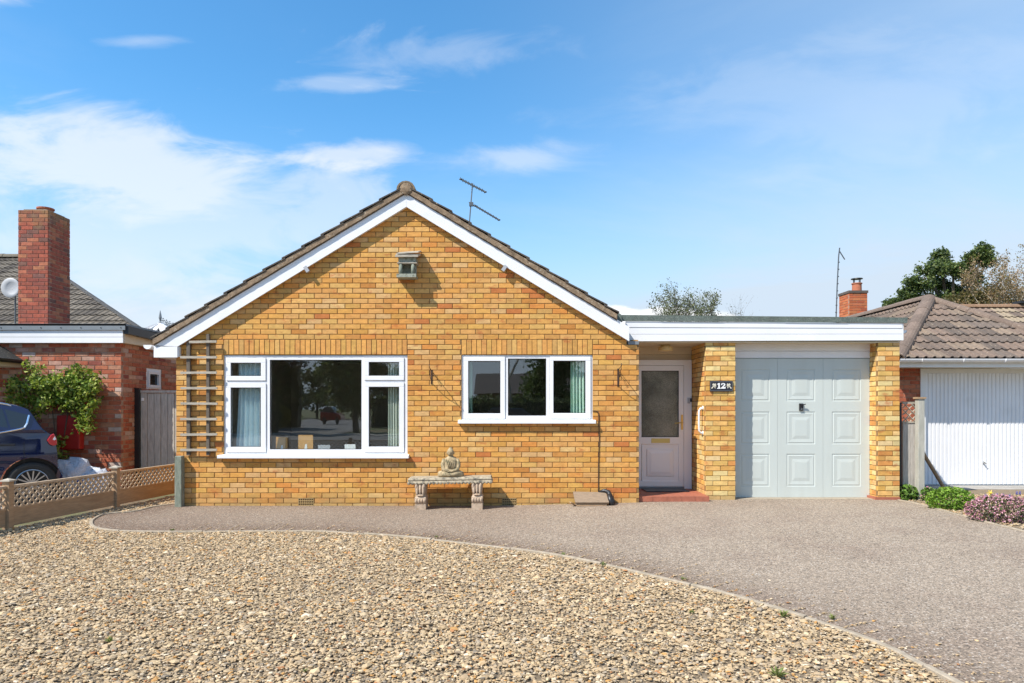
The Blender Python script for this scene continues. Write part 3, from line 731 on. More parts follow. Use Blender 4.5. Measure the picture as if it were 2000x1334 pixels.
# ---- flat roof, fascia, porch
FY = .2; dF = 10 + FY
xa, xb = XX(1222, dF), XX(1762, dF)
def fz(pl, pr, x_):  # height of a slightly tapering line
    t = (x_ - xa) / (xb - xa); return ZZ(pl + (pr - pl) * t, dF)
mb = MB(); mb.box(1.45, xb - .02, FY + .03, 6, 2.50, 2.62); flat = put("flat_roof", mb, m_felt, bung)
lines = [(627.8, 631.6), (639.6, 641.5), (653, 652.5), (666.4, 664.6)]
for i in range(3):
    (tl, tr), (bl, br) = lines[i], lines[i + 1]; gp_ = .004 if i < 2 else 0; yo = FY - .006 * (i == 0)
    mb = MB(); mb.prism([(xa, yo, fz(tl, tr, xa)), (xb, yo, fz(tl, tr, xb)), (xb, yo, fz(bl, br, xb) + gp_), (xa, yo, fz(bl, br, xa) + gp_)][::-1], (0, .024, 0)); put("fascia_board", mb, m_white, flat)
mb = MB(); mb.box(xa, xb, FY + .018, FY + .04, fz(*lines[3], xa) + .01, fz(*lines[0], xb) - .01); put("fascia_backing", mb, m_lead, flat)
jx = [XX(q, dF) for q in (1205, 1290, 1411, 1532, 1653, 1774)]; jx[0] = XX(1211, dF)
for i in range(5):
    a, b = jx[i] + (.0 if i else 0), min(jx[i + 1] + .006, XX(1771, dF)); yo = FY - .022 - .003 * (i % 2)
    mb = MB(); mb.prism([(a, yo, fz(615.5, 620.5, a)), (b, yo, fz(615.5, 620.5, b)), (b, yo + .004, fz(627.2, 631, b)), (a, yo + .004, fz(627.2, 631, a))][::-1], (0, .02, 0))
    mb.box(a, b, yo + .01, yo + .3, fz(615.5, 620.5, a) - .03, fz(615.5, 620.5, b) - .004)
    put("felt_strip", mb, m_felt, flat)
mb = MB(); mb.prism([P(1195, 603, 10.12), P(1213, 614, 10.12), P(1216, 628, 10.12), P(1200, 626, 10.12)][::-1], (0, .3, 0)); put("felt_upstand", mb, m_felt, flat)
mb = MB(); mb.box(xb, xb + .02, FY, 6, fz(*lines[3], xb), fz(*lines[0], xb)); put("side_fascia", mb, m_white, flat)
mb = MB(); halfpipe(mb, (xb + .055, .25, 2.60), (xb + .055, 6, 2.58), .05); mb.prism([(xb + .055 + math.cos(q) * .05, .25, 2.60 + math.sin(q) * .05) for q in [math.pi + math.pi * k / 8 for k in range(9)]], (0, .004, 0)); put("gutter", mb, m_white, flat)
mb = MB(); mb.box(1.45, PL0, FY + .041, 1.12, 2.415, 2.435); mb.box(PL0 + .0, xb - .01, FY + .041, DP, 2.412, 2.432); mb.box(PL0, PR0, DP, .6, 2.413, 2.433); put("porch_soffit", mb, m_cream, bung)
mb = MB(); mb.box(1.87, PL0, 1.06, 1.1, 2.17, 2.29); mb.box(1.87, PL0, 1.05, 1.1, 2.295, 2.414); put("door_head_boards", mb, m_cream, bung)
x_, y_, z_ = P(1299.5, 669, 10.62); mb = MB(); mb.lathe(x_, y_, [(.075, 2.414), (.075, 2.385), (.112, 2.38), (.115, 2.33), (.10, 2.315), (.05, 2.308)], 20); put("porch_lamp", mb, m_lamp, bung, smooth=False)
# step
mb = MB(); x0 = 1.865; nst = 5
stp = put("doorstep", MB().box(x0, PL0 - .001, .06, 1.06, -.05, .118), m_terra, bung)
for i in range(nst):
    a = x0 + (PL0 - x0) * i / nst; b = x0 + (PL0 - x0) * (i + 1) / nst
    for j, (q0, q1) in enumerate(((.045, .27), (.274, .5), (.504, .73), (.734, 1.0))):
        mb = MB(); mb.box(a + .002, b - .002, q0, q1, .055 if j == 0 else .10, .130 + R.uniform(-.001, .001)); put("step_tile", mb, m_terra, stp)
# ---- front door
DD = 11.07; YD = DD - 10
x0, x1, z0, z1 = XX(1229, DD), XX(1349, DD) - .002, .131, ZZ(703.5, DD)
l0, l1, lz0, lz1 = XX(1241, DD), XX(1334, DD), ZZ(949, DD), ZZ(714, DD)
mb = MB(); mb.ring(x0 - .35, x1, z0, z1, l0, l1, lz0, lz1, YD - .07, YD); door = put("front_door", mb, m_fdoor, bung, label="white panelled front door with frosted glass")
g0, g1, gz0, gz1 = rect(1251.6, 1324, 724.5, 853.5, DD); p0, p1, pz0, pz1 = rect(1252.5, 1324, 867, 939, DD)
mb = MB(); Y0, Y1 = YD - .06, YD - .01
mb.box(l0 + .004, l1 - .004, Y0, Y1, gz1, lz1 - .004); mb.box(l0 + .004, l1 - .004, Y0, Y1, pz1, gz0); mb.box(l0 + .004, l1 - .004, Y0, Y1, lz0 + .004, pz0)
for a, b in ((gz0, gz1), (pz0, pz1)): mb.box(l0 + .004, g0, Y0, Y1, a, b); mb.box(g1, l1 - .004, Y0, Y1, a, b)
leaf = put("door_leaf", mb, m_fdoor, door, bevel=.003)
mb = MB(); mb.ring(l0 - .002, l1 + .002, lz0 - .002, lz1 + .002, l0 + .02, l1 - .02, lz0 + .02, lz1 - .02, YD - .04, YD - .02); put("door_gasket", mb, m_dark, door)
mb = MB(); mb.box(g0 + .002, g1 - .002, YD - .038, YD - .03, gz0 + .002, gz1 - .002); put("frosted_pane", mb, m_frost, door)
mb = MB(); mb.ring(g0, g1, gz0, gz1, g0 + .008, g1 - .008, gz0 + .008, gz1 - .008, YD - .055, YD - .03); put("door_bead", mb, m_dark, door)
def raised(mb, x0, x1, z0, z1, y, steps):
    """frame-and-field moulding: list of (inset, y offset)"""
    lv = [(x0 + i, x1 - i, z0 + i, z1 - i, y + o_) for i, o_ in steps]; vs = []
    for a, b, c, d, e in lv: vs += [(a, e, c), (b, e, c), (b, e, d), (a, e, d)]
    fs = [(k * 4 + j, k * 4 + (j + 1) % 4, (k + 1) * 4 + (j + 1) % 4, (k + 1) * 4 + j) for k in range(len(lv) - 1) for j in range(4)]
    fs.append(tuple(range(len(vs) - 4, len(vs)))); mb.add(vs, fs)
mb = MB(); raised(mb, p0, p1, pz0, pz1, Y0, [(0, .006), (.008, .014), (.075, .016), (.082, .006), (.09, .003), (.105, .003), (.15, -.006), (.152, -.006)]); put("door_panel", mb, m_fdoor, door)
a, b, c, d = rect(1270.5, 1306.5, 856, 864.6, DD); mb = MB(); mb.box(a, b, Y0 - .008, Y0, c, d); mb.box(a + .04, b - .04, Y0 - .014, Y0 - .008, c + .018, d - .018); put("letterbox", mb, m_brass, door)
mb = MB(); hx = XX(1330, DD); mb.box(hx - .016, hx + .016, Y0 - .01, Y0, ZZ(839, DD), ZZ(810, DD)); hz_ = ZZ(825, DD)
mb.tube([(hx, Y0, hz_), (hx, Y0 - .05, hz_), (hx - .02, Y0 - .058, hz_), (hx - .13, Y0 - .055, hz_ - .012)], .009, 8); mb.tube([(hx, Y0 - .01, hz_ - .075), (hx, Y0 - .016, hz_ - .075)], .011, 10); put("door_handle", mb, m_brass, door)
mb = MB(); mb.box(l0, l1, YD - .085, YD - .055, ZZ(955, DD), ZZ(949.5, DD)); put("threshold", mb, m_lead, door)
bx = XX(1344, DD); mb = MB(); mb.box(bx - .03, bx + .01, YD - .085, YD - .07, ZZ(788, DD), ZZ(777, DD)); put("doorbell", mb, m_pipe, door)
mb = MB(); mb.box(bx + .012, bx + .033, YD - .09, YD - .07, ZZ(785, DD), ZZ(778, DD)); put("key_safe", mb, m_black, door)
mb = MB(); mb.box(XX(1257, 10.8), XX(1336, 10.9), .56, .96, .131, .145); put("doormat", mb, m_black, None, label="black rubber doormat on the terracotta step by the front door", cat="doormat", loc=(2.3, .76, .131))
# grab handle on the pier
gy0, gy1 = 10.31 - 10, 10.33 - 10; gx_ = PL0
zt_, zb2 = ZZ(797, 10.36), ZZ(846, 10.36)
mb = MB(); yy_ = .385; pts = [(gx_, yy_, zt_), (gx_ - .035, yy_, zt_ - .005), (gx_ - .06, yy_, zt_ - .04), (gx_ - .062, yy_, (zt_ + zb2) / 2), (gx_ - .06, yy_, zb2 + .04), (gx_ - .035, yy_, zb2 + .005), (gx_, yy_, zb2)]
mb.tube(pts, .015, 10); mb.tube([(gx_ + .0, yy_, zt_), (gx_ - .008, yy_, zt_)], .035, 12); mb.tube([(gx_, yy_, zb2), (gx_ - .008, yy_, zb2)], .035, 12)
put("grab_handle", mb, m_white, bung, smooth=True)

# ---- garage door
dG = 10 + DG
x0, x1 = XX(1437.3, dG) - .06, XX(1698.6, dG); z0, z1 = .062, ZZ(700.5, dG)
mb = MB(); mb.box(x0, x1 + .03, DG, DG + .04, z1 + .012, ZZ(686, dG)); mb.box(x0, x1 + .03, DG - .006, DG + .04, ZZ(686, dG) + .004, ZZ(672, dG)); put("garage_head_board", mb, m_white, bung)
mb = MB(); mb.box(x0, x1, DG + .025, DG + .06, z0, z1 + .02); gd = put("garage_door", mb, m_gdoor, bung, label="pale grey up and over garage door with nine raised panels")
mb = MB(); mb.box(x1, x1 + .02, DG + .004, DG + .06, .05, z1 + .012); put("garage_door_frame", mb, m_lead, gd)
cols = [(1437.3, 1518.4, 1446.5, 1503), (1518.4, 1607.5, 1536.4, 1592), (1607.5, 1698.4, 1625, 1681)]
for ci, (ca_, cb_, pa, pb) in enumerate(cols):
    a = XX(ca_, dG) + (.0015 if ci else -.05); b = XX(cb_, dG) - .0015; pa, pb = XX(pa, dG), XX(pb, dG)
    rr_ = [(721.4, 783.5), (804, 867.5), (886.4, 950)]; zs_ = [(ZZ(q1, dG), ZZ(q0, dG)) for q0, q1 in rr_][::-1]
    mb = MB(); zc = z0
    for q0, q1 in zs_: mb.box(a, b, DG, DG + .024, zc, q0); mb.box(a, pa, DG, DG + .024, q0, q1); mb.box(pb, b, DG, DG + .024, q0, q1); zc = q1
    mb.box(a, b, DG, DG + .024, zc, z1); put("door_section", mb, m_gdoor, gd)
    for q0, q1 in zs_:
        mb = MB(); raised(mb, pa, pb, q0, q1, DG, [(0, 0), (.005, .006), (.018, .006), (.026, .001), (.03, .001), (.08, .005), (.13, .0), (.132, .0)]); put("raised_panel", mb, m_gdoor, gd)
a, b, c, d = rect(1560.5, 1568, 788, 802, dG); mb = MB(); mb.box(a, b, DG - .02, DG, c, d); mb.bar(((a + b) / 2, DG - .035, d - .02), ((a + b) / 2 + .055, DG - .045, d - .012), .014, .014); mb.box((a + b) / 2 - .008, (a + b) / 2 + .008, DG - .04, DG - .02, d - .035, d - .01)
put("lock_handle", mb, m_black, gd)
mb = MB(); mb.box((a + b) / 2 - .008, (a + b) / 2 + .012, DG - .024, DG - .02, c + .012, c + .035); put("lock_cylinder", mb, m_chrome, gd)
mb = MB(); mb.box(x0, PR0 + .02, DP + .04, DG + .06, -.03, .060); put("garage_threshold", mb, m_edge, bung)
mb = MB(); mb.box(PL0 + .1, PL1 - .1, .35, 5.9, 0, 2.4); mb.box(PL0, 5.7, 5.4, 5.5, 0, 2.5); put("garage_inner_wall", mb, m_ymort, bung)

# ---- house number plaque: a thing on the pier
a, b, c, d = rect(1386.5, 1431, 744.2, 764.6, 10.235)
pq = thing("number_plaque", "small black house number plaque reading 12 on the brick pier", "sign", ((a + b) / 2, DP, c))
yq = DP - .022
mb = MB(); mb.box(a, b, yq, DP - .002, c, d); put("plate", mb, M("plaque_black", (.022, .024, .035), rough=.3), pq, bevel=.003)
mb = MB(); mb.ring(a + .008, b - .008, c + .008, d - .008, a + .012, b - .012, c + .012, d - .012, yq - .0015, yq); put("border_line", mb, m_lead, pq)
cw, chh = (b - a), (d - c); cx_, cz_ = (a + b) / 2, (c + d) / 2; u_ = chh / 20.4   # one photo pixel
def q2(px, py): return (XX(1360 + px / 20, 10.228), yq - .002, ZZ(720 + py / 20, 10.228))
def flatpoly(mb, pts, th=.003):
    mb.prism([(p[0], p[1] - .001, p[2]) for p in pts], (0, th, 0))
one = [(812, 610), (860, 568), (918, 562), (918, 745), (945, 752), (945, 785), (815, 785), (815, 752), (858, 745), (858, 618), (830, 628)]
mb = MB(); flatpoly(mb, [q2(*p) for p in one]); put("digit_one", mb, m_paper, pq)
mb = MB()
o2 = [(968, 632), (975, 590), (1010, 566), (1060, 562), (1108, 578), (1132, 612), (1126, 652), (1090, 690), (1050, 722), (1110, 722), (1132, 700), (1148, 712), (1135, 782), (960, 782), (962, 750), (1030, 690), (1070, 645), (1074, 610), (1050, 590), (1020, 592), (1008, 606), (1022, 622), (1012, 644), (985, 648)]
flatpoly(mb, [q2(*p) for p in o2]); put("digit_two", mb, m_paper, pq)
m_orn = M("plaque_ornament", (.62, .58, .46), rough=.6)
for mir in (0, 1):
    fx = (lambda x_: 2 * 980 - x_ + 0) if mir else (lambda x_: x_)
    mb = MB()
    for poly in ([(580, 770), (600, 730), (650, 690), (680, 650), (700, 690), (660, 725), (620, 785)], [(640, 660), (620, 620), (665, 570), (700, 600), (750, 575), (775, 620), (760, 660), (790, 690), (740, 700), (700, 670)], [(690, 700), (720, 690), (750, 750), (735, 780)]):
        pts = [q2(fx(p), q) for p, q in poly]; flatpoly(mb, pts if not mir else pts[::-1])
    put("leaf_ornament", mb, m_orn, pq)

# ================================================================== things at the front wall
# curtains
def curtain(label, x0, x1, z0, z1, y, c, gather=0., flip=False):
    mb = MB(); n = 60; m_ = 8; vs = []
    ph = R.uniform(0, 6)
    for j in range(m_ + 1):
        t = j / m_; z = z0 + (z1 - z0) * t
        for i in range(n + 1):
            s = i / n; w_ = x1 - x0; sq = gather * math.sin(t * 2.2) * (1 if not flip else -1)
            x = x0 + w_ * s + sq * (1 - s if not flip else s) * w_
            yy = y + .034 * math.sin(s * 34 + ph + .5 * math.sin(t * 2)) + .012 * math.sin(s * 71 + t)
            vs.append((x, yy, z))
    k = len(vs); vs += [(p[0], p[1] + .004, p[2]) for p in vs]
    fs = [(j * (n + 1) + i, j * (n + 1) + i + 1, (j + 1) * (n + 1) + i + 1, (j + 1) * (n + 1) + i) for j in range(m_) for i in range(n)]
    fs += [tuple(q + k for q in f)[::-1] for f in fs]
    mb.add(vs, fs, c)
    return put("curtain", mb, m_curt, None, smooth=True, label=label, cat="curtain", group="curtains behind the front windows", loc=(x0, y, z0))
cb = (.74, .86, .90); cg = (.62, .82, .68)
curtain("pale blue curtain behind the left casements of the wide window", XX(452), XX(508), .74, 2.19, .15, cb, .10)
curtain("pale cream and blue curtain behind the right casements of the wide window", XX(755), XX(783), .74, 2.19, .15, (.74, .78, .68), .0)
curtain("narrow green curtain at the left end of the three light window", XX(908), XX(922), 1.25, 2.19, .15, cg, .0)
curtain("green curtain at the right end of the three light window", XX(1116), XX(1150), 1.25, 2.19, .15, cg, .0)
# picture frames seen from the back on the window board
for nm, lb, px, py, w_, h_, mt in (("photo_frame", "orange wooden photo frame back with an opening, left on the window sill", 550, 862, .17, .27, m_frameW), ("photo_frame", "larger orange wooden photo frame with a strut behind the wide pane", 597, 853, .22, .30, m_frameW),
                              ("photo_frame", "small pale photo frame behind the wide pane, centre", 633, 872, .18, .15, m_pipe), ("photo_frame", "low white photo frame near the right end of the wide pane", 684, 872, .16, .16, m_paper)):
    x_, y_, z_ = P(px, 877, 10.17); t = thing(nm, lb, "photo frame", (x_, y_, .73), "photo frames on the window sill")
    mb = MB(); tilt = .035
    mb.prism([(x_ - w_ / 2, y_, .73), (x_ + w_ / 2, y_, .73), (x_ + w_ / 2 - .012, y_ + tilt, .73 + h_), (x_ - w_ / 2 - .012, y_ + tilt, .73 + h_)], (0, .012, 0)); put("backing_board", mb, mt, t)
    mb = MB(); mb.prism([(x_ - .03, y_ - .01, .73), (x_ + .03, y_ - .01, .73), (x_ + .012, y_ + tilt * .5, .73 + h_ * .55), (x_ - .012, y_ + tilt * .5, .73 + h_ * .55)], (0, .006, 0)); put("strut", mb, m_paper if mt is m_frameW else m_dark, t)

# trellis on the wall
tr = thing("trellis", "weathered wooden trellis of eight slats on the brick wall left of the wide window", "trellis", (XX(388), -.03, ZZ(889)))
for px0, px1, py0 in ((367.5, 374, 668), (406, 411.5, 653)):
    mb = MB(); mb.box(XX(px0), XX(px1), -.055, -.012, ZZ(889), ZZ(py0)); put("batten", mb, m_dwood, tr)
for i in range(8):
    yc = 667.5 + i * 30.2 + (0 if i else .0); a = 369 if i == 0 else 352.5 + R.uniform(-1, 1); b = 423 + R.uniform(-1, 1)
    mb = MB(); tl = R.uniform(-.4, .4); d_ = 9.92
    mb.prism([P(a, yc + 2.4 + tl, d_), P(b, yc + 2.2 - tl, d_), P(b, yc - 2.4 - tl, d_), P(a, yc - 2.2 + tl, d_)], (0, .024, 0)); put("slat", mb, m_slat, tr)

# nest box
x0, x1 = XX(778, 9.84), XX(818, 9.84); yn = -.19
nb = thing("bird_feeder", "small wooden bird house with two posts fixed high on the gable wall", "bird house", ((x0 + x1) / 2, -.1, ZZ(541, 9.84)))
zf, zc_, ze = ZZ(539, 9.82), ZZ(514.5, 9.82), ZZ(503, 9.82)
mb = MB(); mb.box(x0 - .02, x1 - .035, yn - .01, -.004, zf - .02, zf + .012); mb.box(x0 - .02, x1 - .035, yn - .01, yn + .006, zf + .012, zf + .03); put("tray", mb, m_green, nb)
mb = MB(); mb.box(x0 + .01, x1 - .05, -.03, -.003, zf + .012, zc_); mb.box(x0 + .0, x0 + .014, -.13, -.03, zf + .012, zc_); mb.box(x1 - .06, x1 - .046, -.13, -.03, zf + .012, zc_); put("back_board", mb, m_green, nb)
for q in (x0 + .035, x1 - .085):
    mb = MB(); mb.tube([(q, yn + .03, zf + .01), (q, yn + .03, zc_)], .026, 12); put("post", mb, m_gpost, nb, smooth=True)
mb = MB(); mb.box(x0 - .012, x1 - .025, yn + .0, -.004, zc_ - .0, zc_ + .014); put("ledge", mb, m_slat, nb)
mb = MB(); mb.box(x0 + .005, x1 - .04, yn + .016, -.004, zc_ + .014, ze + .006); put("attic", mb, m_green, nb)
mb = MB(); mb.prism([(x0 - .035, yn - .03, ze), (x0 - .035, yn - .03, ze + .03), (x0 - .02, -.03, ze + .095), (x0 - .02, -.03, ze + .065)], (x1 - x0 + .03, 0, 0)); put("roof_board", mb, m_slat, nb)
mb = MB(); mb.prism([(x0 - .02, yn - .02, ze + .042), (x0 - .02, yn - .02, ze + .058), (x0 + .0, -.02, ze + .115), (x0 + .0, -.02, ze + .098)], (x1 - x0 + .02, 0, .022)); put("roof_board", mb, m_slat, nb)

# hanging basket brackets
for px, z0p, z1p, lb in ((843, 722, 750, "rusty wrought iron basket bracket on the wall between the two windows"), (1207, 720, 755, "rusty wrought iron basket bracket on the wall beside the front door")):
    xx_ = XX(px); zt1, zb1 = ZZ(z0p), ZZ(z1p); br = thing("hanging_bracket", lb, "bracket", (xx_, 0, zb1), "wrought iron basket brackets")
    mb = MB(); mb.box(xx_ - .011, xx_ + .011, -.008, -.001, zb1, zt1); put("wall_plate", mb, m_iron, br)
    mb = MB(); mb.tube([(xx_, -.006, zt1 - .015), (xx_, -.15, zt1 + .0), (xx_, -.28, zt1 + .015), (xx_ + .004, -.315, zt1 + .04), (xx_, -.30, zt1 + .06)], .0055, 6); put("arm", mb, m_iron, br)
    mb = MB(); pts = [(xx_, -.006, zb1 + .02)] + [(xx_ + .006 * math.sin(k), -.01 - .24 * k / 8, zb1 + .02 + (zt1 - zb1 - .03) * (k / 8) ** 1.4) for k in range(1, 9)]; mb.tube(pts, .005, 6)
    cy_, cz2 = -.06, (zt1 + zb1) / 2 + .04
    mb.tube([(xx_ + .003 * k, cy_ + math.cos(k * .6) * (.045 - .0025 * k), cz2 + math.sin(k * .6) * (.045 - .0025 * k)) for k in range(13)], .004, 6); put("scroll", mb, m_iron, br)

# cable on the wall
mb = MB(); cp = [(1157, 802.5), (1163, 802.5), (1168, 805), (1169.3, 812), (1169.8, 832), (1170.5, 850), (1169.5, 880), (1168.8, 910), (1168.5, 940), (1168.5, 964)]
mb.tube([(XX(a), -.009 - (.075 if 815 < b < 835 else 0) * 0, ZZ(b)) for a, b in cp], .0065, 8)
put("cable", mb, m_iron, None, label="dark cable running down the wall from the three light window", cat="cable", loc=(XX(1168), 0, ZZ(964)))

# leaning wooden board and black pipe by the wall
bd = thing("wooden_board", "weathered wooden board propped low against the wall under the cable", "board", (XX(1152, 9.9), -.15, g(1.1, -.1)))
gz_ = g(1.1, -.2)
mb = MB(); a = P(1123, 986, 9.78); b = P(1188, 986, 9.80)
mb.prism([(a[0], -.27, gz_ + .035), (b[0], -.27, gz_ + .035), (b[0] - .02, -.07, gz_ + .155), (a[0] - .015, -.07, gz_ + .165)], (0, -.012, .022)); put("plank", mb, M("brown_board", (.25, .18, .12), rough=.85, n1=(14, .3), bump=(40, .4, .003), stretch=(1, 6, 6)), bd)
mb = MB(); mb.box(a[0] + .02, b[0] - .03, -.262, -.245, gz_, gz_ + .045); mb.bar((a[0] + .01, -.2, gz_), (a[0] - .07, -.25, gz_ + .055), .05, .012); put("support", mb, m_fence, bd)
mb = MB(); pb_ = [P(1170, 961, 9.93), P(1180, 958, 9.92), P(1188, 961, 9.9), P(1193, 972, 9.86), P(1197, 983, 9.8)]
mb.tube(pb_, [.016, .028, .036, .04, .042], 12); mb.tube([P(1189, 965, 9.84), P(1196, 990, 9.78)], [.03, .045], 10); put("drain_hose", mb, m_black, None, smooth=True, label="short black plastic hose end lying beside the wooden board", cat="hose", loc=(XX(1188), -.1, gz_))

# stone bench
fl = Vector((XX(795, 9.59), -.41, 0)); fr_ = Vector((XX(961, 9.59), -.41, 0)); ux = (fr_ - fl).normalized(); uy = Vector((-ux.y, ux.x, 0)); Lb = (fr_ - fl).length; zg = .0
bn_ = thing("stone_bench", "weathered stone garden bench with carved scroll legs against the brick wall", "bench", tuple((fl + fr_) / 2))
def bp(u, v, z): q = fl + ux * u + uy * v; return (q.x, q.y, z + .020 * u / Lb)
mb = MB(); D_ = .33; zt2 = .445
prof = [(0, -.075), (.0, -.06), (.014, -.045), (.006, -.03), (.012, -.012), (.02, 0)]
for i in range(len(prof) - 1):
    (i0, h0), (i1, h1) = prof[i], prof[i + 1]
    vs = [bp(i0, i0, zt2 + h0), bp(Lb - i0, i0, zt2 + h0), bp(Lb - i0, D_ - i0, zt2 + h0), bp(i0, D_ - i0, zt2 + h0), bp(i1, i1, zt2 + h1), bp(Lb - i1, i1, zt2 + h1), bp(Lb - i1, D_ - i1, zt2 + h1), bp(i1, D_ - i1, zt2 + h1)]
    mb.add(vs, [(0, 1, 5, 4), (1, 2, 6, 5), (2, 3, 7, 6), (3, 0, 4, 7)] + ([(3, 2, 1, 0)] if i == 0 else []) + ([(4, 5, 6, 7)] if i == len(prof) - 2 else []))
k = 24
for i in range(k):   # scalloped hanging edge
    u0_ = Lb * (i + .5) / k; c0 = bp(u0_, .008, zt2 - .072); mb.blob(c0, (Lb / k * .5, .014, .024), 8, 5, .05)
    if i < 6: c0 = bp(Lb - .008, D_ * (i + .5) / 6, zt2 - .072); mb.blob(c0, (.014, D_ / 12, .024), 8, 5, .05)
put("seat", mb, m_stone, bn_)
for u0_ in (.105, Lb - .29):
    mb = MB(); wl = .155; lv = [(-.03, .0, .30, .0), (0, .0, .30, .0), (.07, 0, .30, .0), (.072, .012, .28, .006), (.10, .0, .29, .0), (.16, -.006, .27, -.002), (.185, .012, .25, .01), (.20, .022, .24, .014), (.26, .006, .27, .006), (.33, -.004, .28, .0), (.372, .006, .27, .0)]
    vs = []
    for (h, f0, f1, ins) in lv: vs += [bp(u0_ + ins, f0 + .02, h), bp(u0_ + wl - ins, f0 + .02, h), bp(u0_ + wl - ins, f1, h), bp(u0_ + ins, f1, h)]
    mb.add(vs, [(q * 4 + j, q * 4 + (j + 1) % 4, (q + 1) * 4 + (j + 1) % 4, (q + 1) * 4 + j) for q in range(len(lv) - 1) for j in range(4)])
    for j in range(4): mb.blob(bp(u0_ + wl * (j + .5) / 4, .022, .125), (.02, .018, .034), 8, 6)
    for j in range(3): mb.blob(bp(u0_ + wl * (j + .8) / 3.6, .012, .29 - .01 * (j != 1)), (.020, .018, .075), 8, 6)
    mb.blob(bp(u0_ + wl / 2, .02, .2), (.055, .02, .016), 8, 5)
    for s_ in (-1, 1): mb.blob(bp(u0_ + wl / 2 + s_ * .052, .012, .33), (.02, .02, .045), 8, 5)
    put("leg", mb, m_legst, bn_, bevel=.004)

# seated statue
sx, sy = XX(879, 9.73), -.25; zs = zt2 + .012
st = thing("seated_statue", "mossy stone statue of a seated meditating figure on the stone bench", "statue", (sx, sy, zs))
mb = MB(); H = .405; rg = [(0, .165, .115), (.02, .172, .12), (.055, .168, .115), (.09, .125, .085), (.13, .098, .066), (.18, .098, .062), (.225, .102, .062), (.255, .092, .056), (.275, .060, .045), (.29, .036, .036), (.305, .034, .036)]
n_ = 20; vs = []
for h, a, b in rg:
    for k in range(n_):
        t = 2 * math.pi * k / n_; f = 1.0
        if h < .08: f = 1 + .10 * abs(math.cos(t)) ** 3 - (.10 if math.sin(t) < -.9 and h > .03 else 0)
        vs.append((sx + .01 + a * f * math.cos(t), sy + b * math.sin(t), zs + h))
mb.add(vs, [(i * n_ + k, i * n_ + (k + 1) % n_, (i + 1) * n_ + (k + 1) % n_, (i + 1) * n_ + k) for i in range(len(rg) - 1) for k in range(n_)] + [tuple(range(n_))[::-1]])
mb.blob((sx + .005, sy - .012, zs + .345), (.047, .050, .062), 14, 10)                  # head
mb.blob((sx + .005, sy + .002, zs + .400), (.022, .022, .018), 10, 6)                   # top knot
mb.blob((sx + .005, sy - .062, zs + .342), (.008, .010, .016), 8, 5)                    # nose
for s_ in (-1, 1):
    mb.blob((sx + .005 + s_ * .048, sy, zs + .335), (.008, .012, .026), 8, 6)           # ears
    mb.blob((sx + .005 + s_ * .018, sy - .055, zs + .352), (.012, .006, .005), 8, 5)    # lids
    mb.tube([(sx + .008 + s_ * .088, sy, zs + .25), (sx + .008 + s_ * .112, sy - .01, zs + .17), (sx + .008 + s_ * .10, sy - .05, zs + .10), (sx + .01 + s_ * .03, sy - .095, zs + .085)], [.03, .032, .028, .018], 10)
    mb.tube([(sx + .01 + s_ * .06, sy + .02, zs + .045), (sx + .01 + s_ * .145, sy - .03, zs + .042), (sx + .01 + s_ * .07, sy - .105, zs + .035), (sx + .01 - s_ * .04, sy - .115, zs + .03)], [.045, .042, .032, .02], 10)
    mb.blob((sx + .01 + s_ * .022, sy - .112, zs + .082), (.028, .014, .01), 8, 5)
for k in range(5): mb.tube([(sx - .06 + .03 * k, sy - .050 - .012 * (2 - abs(k - 2)), zs + .25 - .01 * k), (sx - .03 + .024 * k, sy - .066 - .006 * (2 - abs(k - 2)), zs + .17), (sx - .01 + .016 * k, sy - .075, zs + .11)], .006, 6)
mb.blob((sx + .005, sy - .057, zs + .322), (.014, .005, .004), 8, 4)
put("body", mb, m_statue, st, smooth=True)

# lone post at the house corner
mb = MB(); x0, x1 = XX(341, 9.89), XX(354.5, 9.89); mb.box(x0, x1, -.115, -.012, -.1, .735); put("corner_post", mb, m_gpost, None, label="grey green wooden post standing at the left corner of the brick house", cat="post", loc=((x0 + x1) / 2, -.22, 0), bevel=.008)

